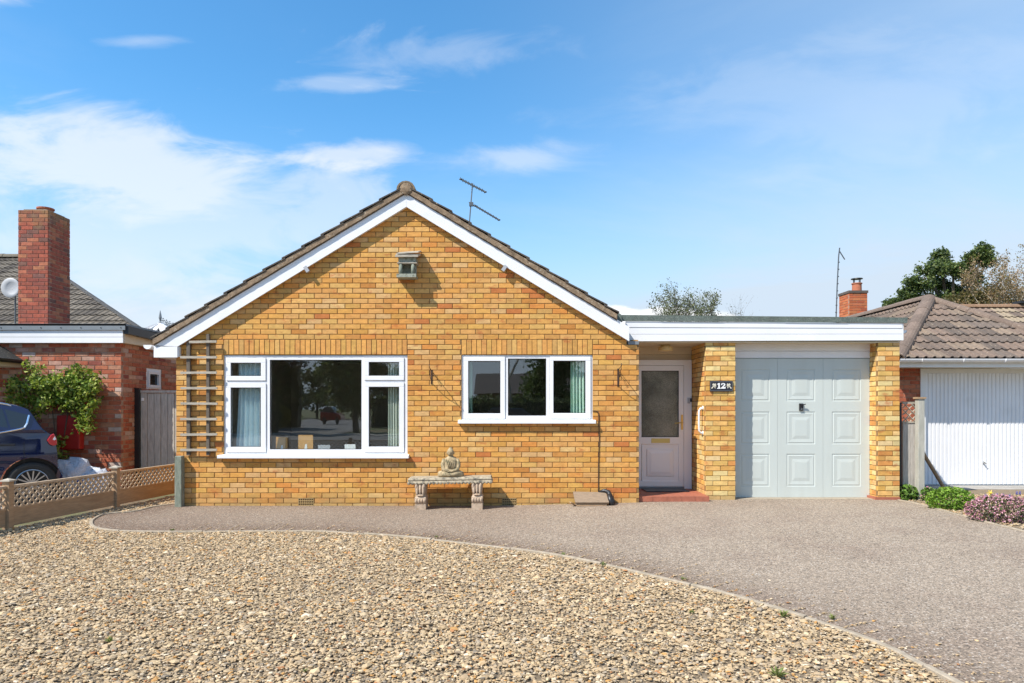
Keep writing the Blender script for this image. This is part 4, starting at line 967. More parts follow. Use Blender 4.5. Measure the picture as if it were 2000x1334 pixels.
# ================================================================== low lattice fence
def lattice_fence(name, label, posts, zt=.50, zmid=.225, zlow=.03, spc=.092, endposts=True):
    f = thing(name, label, "fence", (posts[0][0], posts[0][1], 0))
    for (px, py) in posts:
        mb = MB(); mb.box(px - .042, px + .042, py - .042, py + .042, -.15, .565); p = put("post", mb, m_fence, f, bevel=.004)
        mb = MB(); mb.box(px - .062, px + .062, py - .062, py + .062, .565, .582); mb.add([(px - .055, py - .055, .582), (px + .055, py - .055, .582), (px + .055, py + .055, .582), (px - .055, py + .055, .582), (px, py, .604)], [(0, 1, 4), (1, 2, 4), (2, 3, 4), (3, 0, 4)]); put("post_cap", mb, m_slat, p)
    for (a, b) in zip(posts, posts[1:]):
        a, b = Vector((*a, 0)), Vector((*b, 0)); t = (b - a).normalized(); Ln = (b - a).length - .09; a = a + t * .045
        up = Vector((0, 0, 1)); q = lambda s, z: a + t * s + up * z
        mb = MB(); mb.bar(q(0, zt), q(Ln, zt), .045, .028); put("top_rail", mb, m_fslat, f)
        mb = MB(); mb.bar(q(0, zmid + .012), q(Ln, zmid + .012), .04, .024); put("mid_rail", mb, m_fence, f)
        mb = MB(); mb.bar(q(0, (zmid + zlow) / 2), q(Ln, (zmid + zlow) / 2), .024, zmid - zlow); put("gravel_board", mb, m_fence, f)
        lo, hi = zmid + .024, zt - .014; hh = hi - lo; nrm = t.cross(up); parent = f
        for layer, sg in ((1, 1), (-1, -1)):
            s = -hh
            while s < Ln:
                s0, s1 = (s, s + hh) if sg > 0 else (s + hh, s); z0_, z1_ = lo, hi
                lo_s, hi_s = min(s0, s1), max(s0, s1)
                # clip to the panel
                pa, pb = [s0, z0_], [s1, z1_]
                def clip(p, r):
                    if p[0] < 0: k_ = (0 - p[0]) / (r[0] - p[0]); return [0, p[1] + (r[1] - p[1]) * k_]
                    if p[0] > Ln: k_ = (Ln - p[0]) / (r[0] - p[0]); return [Ln, p[1] + (r[1] - p[1]) * k_]
                    return p
                if not (hi_s <= 0.01 or lo_s >= Ln - .01):
                    pa2, pb2 = clip(pa, pb), clip(pb, pa); mb = MB(); o_ = nrm * (.0045 * layer)
                    mb.bar(q(*pa2) + o_, q(*pb2) + o_, .008, .024, tuple(nrm.cross((q(*pb2) - q(*pa2)).normalized()))); put("lattice_slat", mb, m_fslat, parent)
                s += spc
    return f
FP = [(-6.23, -3.68), (-5.98, -1.9), (-5.73, -.13), (-5.46, 1.75)]
lattice_fence("lattice_fence", "low timber lattice fence with capped posts left of the gravel", FP)
lattice_fence("street_fence", "low timber lattice fence along the street reflected in the wide window", [(-6.4, -9.3), (-4.6, -9.3), (-2.8, -9.3)], spc=.11)

# ================================================================== roof tiling helper
PT = [(.165, .135, .11), (.135, .115, .098), (.20, .165, .13), (.15, .13, .115), (.12, .10, .085)]
PTR = [(.145, .105, .08), (.17, .12, .09), (.125, .095, .075), (.19, .14, .10)]
PTD = [(.10, .083, .064), (.13, .108, .082), (.08, .066, .052), (.155, .13, .10)]
def tile_proto(w=.30, l=.40, waves=2, amp=.022, th=.018, drop=.03):
    n = 12; top = []
    for i in range(n + 1):
        s = i / n; z = amp * max(0, math.sin(s * waves * 2 * math.pi)) ** .8 if waves else 0
        top.append((s * w - w / 2, z))
    vs = []; fs = []
    for (yy, dz) in ((0, drop), (l, 0)):
        for x_, z in top: vs.append((x_, yy, z + dz))
        for x_, z in top: vs.append((x_, yy, z + dz - th))
    m = n + 1
    for i in range(n): fs.append((i, i + 1, 2 * m + i + 1, 2 * m + i)); fs.append((m + i, i + m + 1, i + 1, i)[::1])
    fs.append((0, 2 * m, 3 * m, m)); fs.append((n, m + n, 3 * m + n, 2 * m + n))
    return vs, fs
TV = {}
def tiled(parent, key, pal, O, u, v, poly, gauge=.33, wid=.30, waves=2, counter=None, limit=300, amp=.022, inset=.0):
    """O eave origin; u along the eave, v up the slope (unit). poly = outline in (u, v) metres"""
    O, u, v = Vector(O), Vector(u).normalized(), Vector(v).normalized(); nrm = u.cross(v).normalized()
    if key not in TV:
        TV[key] = []
        for k in range(10):
            vs, fs = tile_proto(wid, gauge + .06, waves, amp); c = pal[k % len(pal)]; f = R.uniform(.85, 1.15); mb = MB(); mb.add(vs, fs, tuple(q * f for q in c)); me = mb.mesh("tile"); me.materials.append(m_tile); TV[key].append((me, mb))
    base = MB(); base.add([O + u * a + v * b - nrm * .006 for a, b in poly], [tuple(range(len(poly)))], (.03, .028, .025)); put("roof_underlay", base, m_tile, parent)
    us = [p[0] for p in poly]; vs_ = [p[1] for p in poly]; items = []; n = len(poly)
    area = sum(poly[i][0] * poly[(i + 1) % n][1] - poly[(i + 1) % n][0] * poly[i][1] for i in range(n)); sgn = 1 if area > 0 else -1
    rot = Matrix((u, v, nrm)).transposed().to_euler()
    r = 0
    while r * gauge < max(vs_):
        k = math.floor(min(us) / wid) - 1
        while k * wid < max(us) + wid:
            cu = (k + .5) * wid; cv = r * gauge
            pts = [(cu - wid / 2, cv), (cu + wid / 2, cv), (cu + wid / 2, cv + gauge), (cu - wid / 2, cv + gauge)]; k += 1
            cutters = []; out = False
            for i in range(n):
                a, b = poly[i], poly[(i + 1) % n]; ex, ey = b[0] - a[0], b[1] - a[1]; ll = math.hypot(ex, ey); nx_, ny_ = ey / ll * sgn, -ex / ll * sgn
                dd = [(p[0] - a[0]) * nx_ + (p[1] - a[1]) * ny_ for p in pts]
                if min(dd) > -.02: out = True
                elif max(dd) > .04 and not (i == 0): cutters.append((a, (nx_, ny_)))
            if out: continue
            items.append((cu, cv, cutters, R.randrange(10)))
        r += 1
    cam_ = Vector((0, -10, CH)); mass = MB()
    items.sort(key=lambda t: ((O + u * t[0] + v * t[1]) - cam_).length)
    for cu, cv, cutters, k in items:
        me, mb = TV[key][k]; Wp = O + u * cu + v * cv + nrm * R.uniform(0, .004)
        if cutters:
            bm = bmesh.new(); bm.from_mesh(me)
            for a, nn in cutters:
                bmesh.ops.bisect_plane(bm, geom=bm.verts[:] + bm.edges[:] + bm.faces[:], plane_co=(a[0] - cu, a[1] - cv, 0), plane_no=(nn[0], nn[1], 0), clear_outer=True)
            if len(bm.faces) == 0: bm.free(); continue
            me2 = bpy.data.meshes.new("tile"); bm.to_mesh(me2); bm.free(); me2.materials.clear(); me2.materials.append(m_tile); me = me2
        if counter is None or counter[0] < limit:
            shared("tile", me, parent, Wp, rot)
            if counter is not None: counter[0] += 1
        else:
            mt = Matrix((u, v, nrm)).transposed(); co = [tuple(mt @ p.co + Wp) for p in me.vertices]
            mass.add(co, [tuple(p.vertices) for p in me.polygons], mb.c[0])
    if mass.v: put("tiling", mass, m_tile, parent, kind='stuff')
def ridge_line(parent, a, b, r=.11, col=(.15, .12, .10), seg=.42, name="ridge_tile"):
    a, b = Vector(a), Vector(b); t = (b - a).normalized(); n = max(1, round((b - a).length / seg)); st_ = (b - a).length / n
    sd = t.cross(Vector((0, 0, 1))).normalized(); up = sd.cross(t).normalized()
    for i in range(n):
        p = a + t * st_ * i; k = 8; rr = r * R.uniform(.97, 1.04)
        o_ = [(math.cos(math.pi * q / k) * rr, math.sin(math.pi * q / k) * rr * .85) for q in range(k + 1)]; i_ = [(x_ * .84, z_ * .84) for x_, z_ in o_][::-1]
        mb = MB(); f = R.uniform(.85, 1.15); mb.prism([p + sd * x_ + up * (z_ - .01) for x_, z_ in o_ + i_], t * (st_ * .99), tuple(c * f for c in col)); put(name, mb, m_tile, parent)

# ================================================================== LEFT NEIGHBOUR
ln_ = thing("red_brick_bungalow", "red brick bungalow left of the lattice fence with tall chimney and flat roof extension", "house", (-8.5, 1.6, 0))
LX = XX(237, 11.6); RBk = Bricks(PR, m_rbrick, m_rmort)
mtop = 2.53
RBk.face("front_wall", ln_, (0, 1.6, 0), (1, 0, 0), 34, -9.6, LX, (), None, .2, phase=LX, zb=-.02)
RBk.face("side_wall", ln_, (LX, 1.6, 0), (0, 1, 0), 34, .06, 3.4, ((XX(286) * 0 + .80, 1.33, 1.75, 2.16),), None, .2, phase=0., zb=-.02)
# the chimney
chx0, chx1, chy0, chy1 = XX(35.5, 12.8), XX(93.5, 12.8), 2.8, 3.44
m_cbrick = M("sooty_red_brick", attr=True, rough=.88, n1=(14, .35), bump=(110, .5, .003))
def top_stain(m, col, z0, z1, amt):
    t = m.node_tree; b = t.nodes['Principled BSDF']; src = b.inputs['Base Color'].links[0].from_socket
    geo = t.nodes.new('ShaderNodeNewGeometry'); sp = t.nodes.new('ShaderNodeSeparateXYZ'); t.links.new(geo.outputs['Position'], sp.inputs[0])
    no = t.nodes.new('ShaderNodeTexNoise'); no.inputs['Scale'].default_value = 5; no.inputs['Detail'].default_value = 6; t.links.new(geo.outputs['Position'], no.inputs['Vector'])
    a = t.nodes.new('ShaderNodeMath'); a.operation = 'MULTIPLY_ADD'; t.links.new(no.outputs['Fac'], a.inputs[0]); a.inputs[1].default_value = 1.1; t.links.new(sp.outputs[2], a.inputs[2])
    mr = t.nodes.new('ShaderNodeMapRange'); t.links.new(a.outputs[0], mr.inputs[0]); mr.inputs[1].default_value = z0 + .55; mr.inputs[2].default_value = z1 + .55; mr.inputs[3].default_value = 0; mr.inputs[4].default_value = amt
    mx = t.nodes.new('ShaderNodeMix'); mx.data_type = 'RGBA'; t.links.new(mr.outputs[0], mx.inputs[0]); t.links.new(src, mx.inputs[6]); mx.inputs[7].default_value = (*col, 1); t.links.new(mx.outputs[2], b.inputs['Base Color'])
top_stain(m_cbrick, (.27, .17, .065), 4.80, 5.25, .7)
CBk = Bricks(PC, m_cbrick, m_rmort, "chimney_brick")
RBk.finish(300)
ztop = ZZ(410, 12.8); rows_ = int((ztop - 2.6) / .075)
CBk.face("chimney", ln_, (0, chy0, 0), (1, 0, 0), rows_, chx0, chx1, (), None, .1, phase=chx0 + .05, zb=ztop - rows_ * .075)
CBk.face("chimney", ln_, (chx1, chy0, 0), (0, 1, 0), rows_, .06, chy1 - chy0, (), None, .1, phase=.0, zb=ztop - rows_ * .075)
CBk.finish(300)
mb = MB(); mb.box(chx0 + .02, chx1 - .02, chy0 + .02, chy1, 2.6, ztop + .0); mb.box(chx0 + .06, chx1 - .06, chy0 + .06, chy1 - .06, ztop, ztop + .03); ccp = put("chimney_cap", mb, m_cap, ln_)
mb = MB(); pcx = XX(82, 12.95); mb.lathe(pcx, 3.05, [(.14, ztop - .02), (.13, ztop + .07), (.15, ztop + .075), (.15, ztop + .10), (.11, ztop + .10)], 18); put("chimney_pot", mb, m_pot, ccp)
# flat roof fascia and capping
zf0, zf1, zf2 = ZZ(669.5, 11.5), ZZ(645, 11.5), ZZ(633, 11.5); fxr = XX(240, 11.5)
for q0, q1, yy in ((zf0, (zf0 + zf1) / 2 - .01, 1.5), ((zf0 + zf1) / 2 - .006, zf1, 1.497)):
    mb = MB(); mb.box(-9.6, fxr, yy, yy + .022, q0, q1); put("fascia_board", mb, m_white, ln_)
mb = MB(); mb.box(-9.6, fxr + .05, 1.47, 1.50, zf1 + .002, zf2); mb.box(-9.6, fxr + .05, 1.47, 4.9, zf2 - .03, zf2 + .004)
cp_ = put("metal_capping", mb, m_lead, ln_)
for i in range(9): q = P(2 + i * 39.0, 640, 11.47); mb = MB(); mb.tube([(q[0], q[1] + .004, q[2]), (q[0], q[1] - .006, q[2])], .009, 8); put("screw", mb, m_black, cp_) if i < 7 else None
mb = MB(); mb.box(fxr - .005, fxr + .016, 1.525, 4.9, zf0 - .0, zf1 - .06); put("side_fascia", mb, m_cream, ln_)
mb = MB(); mb.box(-9.6, fxr - .01, 1.52, 4.9, zf0 + .002, zf0 + .02); mb.box(LX + .01, fxr, 1.6, 4.9, zf0 + .0215, zf0 + .03); put("soffit", mb, m_cream, ln_)
mb = MB(); mb.prism([(fxr + .017, 1.5, zf1 - .06), (fxr + .1, 1.5, zf1 - .06), (fxr + .1, 1.5, zf2 - .03), (fxr + .017, 1.5, zf2 - .03)], (0, 3.3, -.09)); put("gutter", mb, m_black, ln_)
# main hip roof behind
O = Vector((-20, 4.4, 2.86)); pit = math.radians(30); vv = (0, math.cos(pit), math.sin(pit)); cnt = [0]
ex = XX(306, 14.45); Ls = (5.64 - 2.86) / math.sin(pit); apx = XX(62, 19.1)
tiled(ln_, "dark", PTD, O, (1, 0, 0), vv, [(0, 0), (ex + 20, 0), (apx + 20, Ls), (0, Ls)], counter=cnt, limit=300)
A = (apx, 4.4 + Ls * math.cos(pit), 2.86 + Ls * math.sin(pit))
ridge_line(ln_, (ex, 4.4, 2.88), (A[0], A[1], A[2] + .02), .06, (.05, .05, .05)); ridge_line(ln_, (-20, A[1], A[2] + .02), (A[0], A[1], A[2] + .02), .13, (.14, .12, .09))
mb = MB(); mb.add([(ex, 4.42, 2.8), (A[0], A[1] + .02, A[2] - .05), (A[0], A[1] + .02, 2.8)], [(0, 2, 1)], (.1, .09, .08)); put("end_wall", mb, m_rmort, ln_)
mb = MB(); mb.box(-20, ex - .3, 4.7, 5.2, 0, 2.84); put("house_body", mb, m_rmort, ln_)
# porch roof at the left edge
pz = ZZ(704, 11.6); pxx = XX(46, 11.6); pv = Vector((-math.cos(pit + .05), 0, math.sin(pit + .05)))
tiled(ln_, "porch", PT, (pxx, 1.59, pz), (0, -1, 0), pv, [(0, 0), (1.7, 0), (1.7, 1.3), (0, 1.3)], counter=cnt, limit=300)
mb = MB(); mb.box(pxx - .05, pxx - .025, -.1, 1.58, ZZ(718, 11.6), pz + .0); mb.box(pxx - 1.2, pxx - .05, -.1, 1.58, ZZ(718, 11.6), ZZ(718, 11.6) + .02); put("porch_fascia", mb, m_cream, ln_)
mb = MB(); halfpipe(mb, (pxx + .03, -.1, pz - .01), (pxx + .03, 1.58, pz - .01), .05); put("porch_gutter", mb, m_black, ln_)
mb = MB(); mb.box(pxx - .35, pxx - .25, -.1, 0, 0, pz - .1); put("porch_post", mb, m_wpaint, ln_)
# side window (in the side wall, facing right)
ya, yb_, za, zb_2 = 2.40, 2.93, 1.75, 2.16
mb = MB(); t_w = LX - .01
def yz_ring(mb, x0, x1, y0, y1, z0, z1, w_):
    mb.box(x0, x1, y0, y1, z0, z0 + w_); mb.box(x0, x1, y0, y1, z1 - w_, z1); mb.box(x0, x1, y0, y0 + w_, z0 + w_, z1 - w_); mb.box(x0, x1, y1 - w_, y1, z0 + w_, z1 - w_)
yz_ring(mb, t_w - .06, t_w, ya + .003, yb_ - .003, za + .003, zb_2 - .003, .05); sw = put("window", mb, m_white, ln_)
mb = MB(); yz_ring(mb, t_w - .04, t_w + .02, ya + .055, yb_ - .055, za + .055, zb_2 - .055, .05); put("casement", mb, m_white, sw)
mb = MB(); mb.box(t_w - .03, t_w - .02, ya + .09, yb_ - .09, za + .09, zb_2 - .09); put("pane", mb, m_cglass, sw)
mb = MB(); mb.box(t_w - .02, t_w + .06, ya - .03, yb_ + .03, za - .035, za + .0); put("sill", mb, m_white, sw)
# red meter box on the front wall
a, b, c, d = rect(113, 158.5, 811, 878, 11.5); mb = MB(); mb.box(a, b, 1.46, 1.595, c, d); put("meter_box", mb, m_redbox, ln_, bevel=.02, label="red meter box on the wall below the climbing plant")

# gate between the houses
gt = thing("side_gate", "grey weathered timber gate between the red brick wall and the buff house", "gate", (-6.0, 2.04, 0))
mb = MB(); mb.box(XX(263, 12.04), XX(274, 12.04), 2.0, 2.08, 0, ZZ(758, 12.04)); put("gate_post", mb, m_black, gt)
px = 275.; i = 0
while px < 462:
    wd = 13.2; a, b = XX(px, 12.05), XX(px + wd - .9, 12.05); mb = MB(); mb.box(a, b, 2.05 + .004 * (i % 2), 2.075 + .004 * (i % 2), .05, ZZ(768, 12.05) + R.uniform(-.004, .004)); put("plank", mb, m_oldwood, gt); px += wd; i += 1
mb = MB(); mb.box(XX(275, 12.05), -4.93, 2.035, 2.085, ZZ(767, 12.05), ZZ(762.5, 12.05)); put("top_rail", mb, m_oldwood, gt)
mb = MB(); a, b, c, d = rect(276, 281, 777, 783, 12.03); mb.box(a, b, 2.03, 2.045, c, d); put("latch_plate", mb, m_paper, gt)

# satellite dish and flashing by the chimney
dd = P(20, 562, 13.7); mb = MB(); n_ = 20; vs = [(dd[0], dd[1] + .05, dd[2])]
for rr_, yy in ((.12, .035), (.2, .0)):
    for k in range(n_): t = 2 * math.pi * k / n_; vs.append((dd[0] + rr_ * math.cos(t) * .95, dd[1] + yy, dd[2] + rr_ * math.sin(t)))
fs = [(0, 1 + k, 1 + (k + 1) % n_) for k in range(n_)] + [(1 + k, 1 + n_ + k, 1 + n_ + (k + 1) % n_, 1 + (k + 1) % n_) for k in range(n_)]
sd_ = thing("satellite_dish", "pale satellite dish beside the tall red chimney", "satellite dish", (dd[0], dd[1], dd[2] - .5))
mb.add(vs, fs); o_ = put("dish", mb, m_pipe, sd_, smooth=True); sm = o_.modifiers.new("solid", 'SOLIDIFY'); sm.thickness = .006
mb = MB(); mb.tube([(dd[0], dd[1] + .05, dd[2]), (dd[0], dd[1] + .14, dd[2] - .05), (dd[0], dd[1] + .14, 2.85)], .015, 8); put("mast", mb, m_alu, sd_)

# conservatory roof far behind
cs_ = thing("conservatory", "white conservatory roof with ornamental ridge cresting behind the red bungalow", "conservatory", (-10.6, 11, 0))
A1 = Vector(P(313, 634, 20)); B1 = Vector(P(361, 645, 23)); B1.z = A1.z
mb = MB(); mb.bar(A1, B1, .16, .1); put("ridge_beam", mb, m_white, cs_)
for q, h in ((A1, .42), (B1, .40)):
    mb = MB(); mb.lathe(q.x, q.y, [(.05, q.z), (.06, q.z + .06), (.02, q.z + .1), (.045, q.z + .2), (.03, q.z + .3), (.004, q.z + h)], 8); put("finial", mb, m_lead, cs_)
for i in range(7):
    c_ = A1.lerp(B1, (i + .8) / 8); mb = MB(); mb.tube([c_ + Vector((0, 0, .04)), c_ + Vector((0, 0, .17))], .012, 6)
    for dx_, dz_ in ((-.035, .16), (.035, .16), (0, .215)): mb.blob((c_.x + dx_, c_.y, c_.z + dz_), (.026, .012, .026), 8, 5)
    mb.bar(c_ + Vector((-.16, 0, .05)), c_ + Vector((.16, 0, .05)), .012, .04); put("cresting", mb, m_lead, cs_)
for (e0, e1) in ((Vector((A1.x - 2.2, A1.y - 1.2, 2.7)), Vector((A1.x + 2.0, A1.y - 1.2, 2.7))),):
    mb = MB(); mb.add([A1, e0, e1], [(0, 1, 2)]); put("roof_glazing", mb, m_cglass, cs_)
    for k in range(5): mb = MB(); mb.bar(A1 + Vector((0, -.02, .03)), e0.lerp(e1, k / 4) + Vector((0, -.02, .03)), .12, .05); put("glazing_bar", mb, m_white, cs_)
mb = MB(); mb.add([A1, e1, Vector((B1.x + 2, B1.y, 2.7)), B1], [(0, 1, 2, 3)]); put("roof_glazing", mb, m_cglass, cs_)
mb = MB(); mb.box(A1.x - 2.2, A1.x + 2, A1.y - 1.2, B1.y, 0, 2.68); put("base_wall", mb, m_white, cs_)

# sacks of rubble
for (px, py, w_, h_, lb, sx_) in ((136, 920, .34, .26, "plump white plastic sack beside the parked car, larger of the two", 0), (180, 925, .26, .20, "crumpled white plastic sack behind the lattice fence, right of the plump one", .3)):
    d_ = 11.0; c_ = P(px, py, d_); mb = MB(); n_ = 22; vs = []; mm = 12
    for j in range(mm + 1):
        th = math.pi * j / mm
        for k in range(n_):
            a_ = 2 * math.pi * k / n_; r_ = 1 + .10 * math.sin(3 * a_ + j + sx_ * 9) + .07 * math.sin(7 * a_ + 2.3 * j) + (.22 * max(0, math.sin(a_ * 2 + 1.1)) if j < 4 else 0)
            r_ *= R.uniform(.96, 1.04); vs.append((c_[0] + w_ * r_ * math.sin(th) ** .7 * math.cos(a_), c_[1] + w_ * .7 * r_ * math.sin(th) ** .7 * math.sin(a_), max(0, h_ + h_ * 1.15 * math.cos(th) * r_)))
    mb.add(vs, [(j * n_ + k, (j + 1) * n_ + k, (j + 1) * n_ + (k + 1) % n_, j * n_ + (k + 1) % n_) for j in range(mm) for k in range(n_)], (.66, .70, .78))
    sk_ = put("plastic_sack", mb, m_bag, None, smooth=True, label=lb, cat="sack", group="white sacks by the red wall", loc=(c_[0], c_[1], 0))
    mb = MB(); mb.blob((c_[0] - .08, c_[1] - w_ * .68, h_ * 1.3), (.09, .01, .03), 10, 5, 0, (.05, .09, .3)); mb.blob((c_[0] - .1, c_[1] - w_ * .73, h_ * .7), (.05, .01, .018), 10, 5, 0, (.05, .09, .3)); put("printed_mark", mb, m_flower, sk_)

# ================================================================== parked car
cf = Vector((-.83, -.56, 0)).normalized(); cvv = Vector((-cf.y * -1, cf.x * -1, 0))
cvv = Vector((-.56, .83, 0)).normalized()
C0 = Vector(P(112, 900, 10.25)); C0.z = 0
cam_v = Vector((0, -10, CH))
def car(px, py, v=0.):
    """u, z on the car's side plane for a photo pixel"""
    dr = Vector(((px - 1000) / F, 1, (HY - py) / F)); pl = C0 + cvv * v; t = (pl - cam_v).dot(-cvv) / dr.dot(-cvv); q = cam_v + dr * t
    return ((q - C0).dot(cf), q.z)
def cw_(u, v, z): q = C0 + cf * u + cvv * v; return (q.x, q.y, z)
pc = thing("parked_car", "dark navy hatchback parked beside the red brick wall, rear end showing", "car", tuple(C0 + cf * 2 + cvv * .85))
WID = 1.66; belt = car(0, 846)[1]
uc, zc3 = car(62.5, 946); rw = .315; zc3 = rw
arch = [(uc + .385 * math.cos(a), zc3 + .385 * math.sin(a)) for a in [math.pi * k / 12 for k in range(13)]]
ufr = uc + 2.5
archf = [(ufr + .385 * math.cos(a), zc3 + .385 * math.sin(a)) for a in [math.pi * k / 12 for k in range(13)]]
rear = [car(108, 935), car(113, 918), car(112, 885), car(109, 868), car(101, 850), car(94, 846)]
low = [(rear[0][0], .28)] + rear + [(.75, belt + .035), (2.2, belt + .02), (3.1, belt - .02), (3.7, belt - .16), (3.95, .55), (3.98, .3)]
low += [(ufr + .385, .24)] + archf[0:] + [(ufr - .385, .2), (uc + .385, .2)] + arch + [(uc - .385, .26)]
def vside(z):      # tumblehome and tuck-under of the flanks, with a soft shoulder
    return .004 + .16 * max(0, .62 - z) ** 1.6 + .10 * max(0, z - .74) ** 1.3 + .012 * math.exp(-((z - .60) / .05) ** 2)
def slab(mb, poly):
    pts = [Vector(p) for p in poly]; n = len(pts)
    for i in range(64):
        for k in range(18):
            u, z = -.05 + i * .065, .24 + k * .045
            c = False
            for a in range(n):
                p, q = poly[a], poly[(a + 1) % n]
                if (p[1] > z) != (q[1] > z) and u < (q[0] - p[0]) * (z - p[1]) / (q[1] - p[1]) + p[0]: c = not c
            if c and min((Vector((u, z)) - Vector(p)).length for p in poly) > .03: pts.append(Vector((u, z)))
    rr = delaunay_2d_cdt(pts, [(i, (i + 1) % n) for i in range(n)], [list(range(n))], 1, 1e-6)
    end = lambda u: .10 * max(0, .16 - u) ** 1.0 * 3 if u < .16 else (.25 * max(0, u - 3.6))
    for sd in (0, 1):
        mb.add([cw_(p[0], (vside(p[1]) + end(p[0])) if sd == 0 else WID - vside(p[1]) - end(p[0]), p[1]) for p in rr[0]], [list(f) for f in rr[2]])
    a = [cw_(u, vside(z) + end(u) + .001, z) for u, z in poly]; b = [cw_(u, WID - vside(z) - end(u) - .001, z) for u, z in poly]
    mb.add(a + b, [(i, (i + 1) % n, n + (i + 1) % n, n + i) for i in range(n)])
mb = MB(); slab(mb, low); bod = put("body", mb, m_navy, pc, smooth=True)
es = bod.modifiers.new('es', 'EDGE_SPLIT'); es.split_angle = math.radians(35)
# cabin: lofted from belt to roof with tumblehome
rt = [car(94, 846), car(84, 838), car(74, 826), car(62, 808), car(54, 799), car(30, 791), car(0, 786)]
roofz = rt[-1][1]; cab = rt + [(1.7, roofz + .03), (2.1, roofz), (2.95, belt), (1.5, belt - .01)]
mb = MB(); n = len(cab); vs = []
def inset_at(z): return .02 + .17 * max(0, (z - belt) / max(.01, roofz - belt)) ** 1.2
for sd3 in (0, 1):
    for (u, z) in cab: i_ = inset_at(z); vs.append(cw_(u, i_ if sd3 == 0 else WID - i_, z))
mb.add(vs, [tuple(range(n))[::-1], tuple(range(n, 2 * n))] + [(i, (i + 1) % n, n + (i + 1) % n, n + i) for i in range(n)])
put("cabin", mb, m_navy, pc, bevel=.02)
def onside(px, py, out=.004):
    u, z = car(px, py, .08); v = inset_at(z); u, z = car(px, py, v); return cw_(u, inset_at(z) - out, z)
mb = MB(); q = [onside(*p) for p in ((9, 799), (30, 804), (53, 810), (52, 822), (47, 833), (36, 836.5), (22, 839), (16, 822))]; mb.prism(q, cvv * .01); put("quarter_window", mb, m_cglass, pc)
mb = MB(); q = [onside(*p) for p in ((-60, 792), (-10, 793), (4, 799), (12, 822), (17, 840), (-10, 845), (-60, 850))]; mb.prism(q, cvv * .01); put("door_window", mb, m_cglass, pc)
mb = MB(); q = [onside(*p, out=.012) for p in ((-40, 851), (0, 845.5), (22, 841.5), (40, 838), (48, 835), (53, 827), (57, 811))]; mb.tube(q, .014, 6); put("chrome_strip", mb, m_chrome, pc)
mb = MB(); q = [onside(*p, out=.0) for p in ((-30, 786), (0, 787.5), (14, 790), (22, 793))]; mb.tube(q, [.016, .016, .014, .006], 6); put("roof_rail", mb, m_chrome, pc)
mb = MB(); u1, z1_ = car(12, 869); mb.bar(cw_(u1 - .11, -.022, z1_), cw_(u1 + .11, -.022, z1_), .02, .03, tuple(Vector((0, 0, 1)))); put("door_handle", mb, m_black, pc, bevel=.006)
mb = MB(); q0, q1 = car(47, 862), car(47, 905); mb.bar(cw_(q0[0], -.0005, q0[1]), cw_(q1[0], -.0005, q1[1]), .006, .003, tuple(cvv)); put("door_seam", mb, m_black, pc)
mb = MB(); a, b = car(98, 862), car(60, 867); 
tl_ = [car(90, 860), car(98, 849), car(104, 847), car(109, 857), car(110, 868), car(103, 871), car(96, 868)]
mb.prism([cw_(u - .01, -.012, z) for u, z in tl_][::-1], cvv * .22); put("tail_light", mb, m_redl, pc, bevel=.01)
mb = MB(); mb.prism([cw_(u - .012, -.016, z) for u, z in [car(101, 858), car(105, 852), car(108, 858), car(104, 860)]][::-1], cvv * .02); put("reversing_light", mb, m_paper, pc)
def wheel(u0):
    c_ = Vector(cw_(u0, .02, rw)); mb = MB(); n_ = 36
    def ringpts(r, v): return [Vector(cw_(u0 + r * math.cos(2 * math.pi * k / n_), v, rw + r * math.sin(2 * math.pi * k / n_)) ) for k in range(n_)]
    prof = [(.215, .03), (.225, .01), (.29, .005), (.313, .03), (.315, .10), (.315, .17), (.29, .2)]
    vs = [p for r, v in prof for p in ringpts(r, v)]
    mb.add(vs, [(i * n_ + k, i * n_ + (k + 1) % n_, (i + 1) * n_ + (k + 1) % n_, (i + 1) * n_ + k) for i in range(len(prof) - 1) for k in range(n_)])
    t_ = put("wheel", mb, m_tyre, pc, smooth=True)
    mb = MB(); prof = [(.213, .025), (.200, .018), (.185, .05), (.18, .12)]; vs = [p for r, v in prof for p in ringpts(r, v)]
    mb.add(vs, [(i * n_ + k, i * n_ + (k + 1) % n_, (i + 1) * n_ + (k + 1) % n_, (i + 1) * n_ + k) for i in range(len(prof) - 1) for k in range(n_)])
    for k in range(15):
        a_ = 2 * math.pi * k / 15; mb.bar(cw_(u0 + .03 * math.cos(a_), .028, rw + .03 * math.sin(a_)), cw_(u0 + .19 * math.cos(a_), .022, rw + .19 * math.sin(a_)), .018, .02, tuple(cvv))
    mb.tube([cw_(u0, .012, rw), cw_(u0, .05, rw)], .035, 12); put("rim", mb, m_rim, t_)
    mb = MB(); mb.tube([cw_(u0, .10, rw), cw_(u0, .12, rw)], .185, 24); put("brake_disc", mb, m_black, t_)
wheel(uc); wheel(ufr)
for q in (uc, ufr): mb = MB(); mb.tube([cw_(q, .21, rw), cw_(q, .22, rw)], .37, 20); put("wheel_arch_liner", mb, m_black, pc)

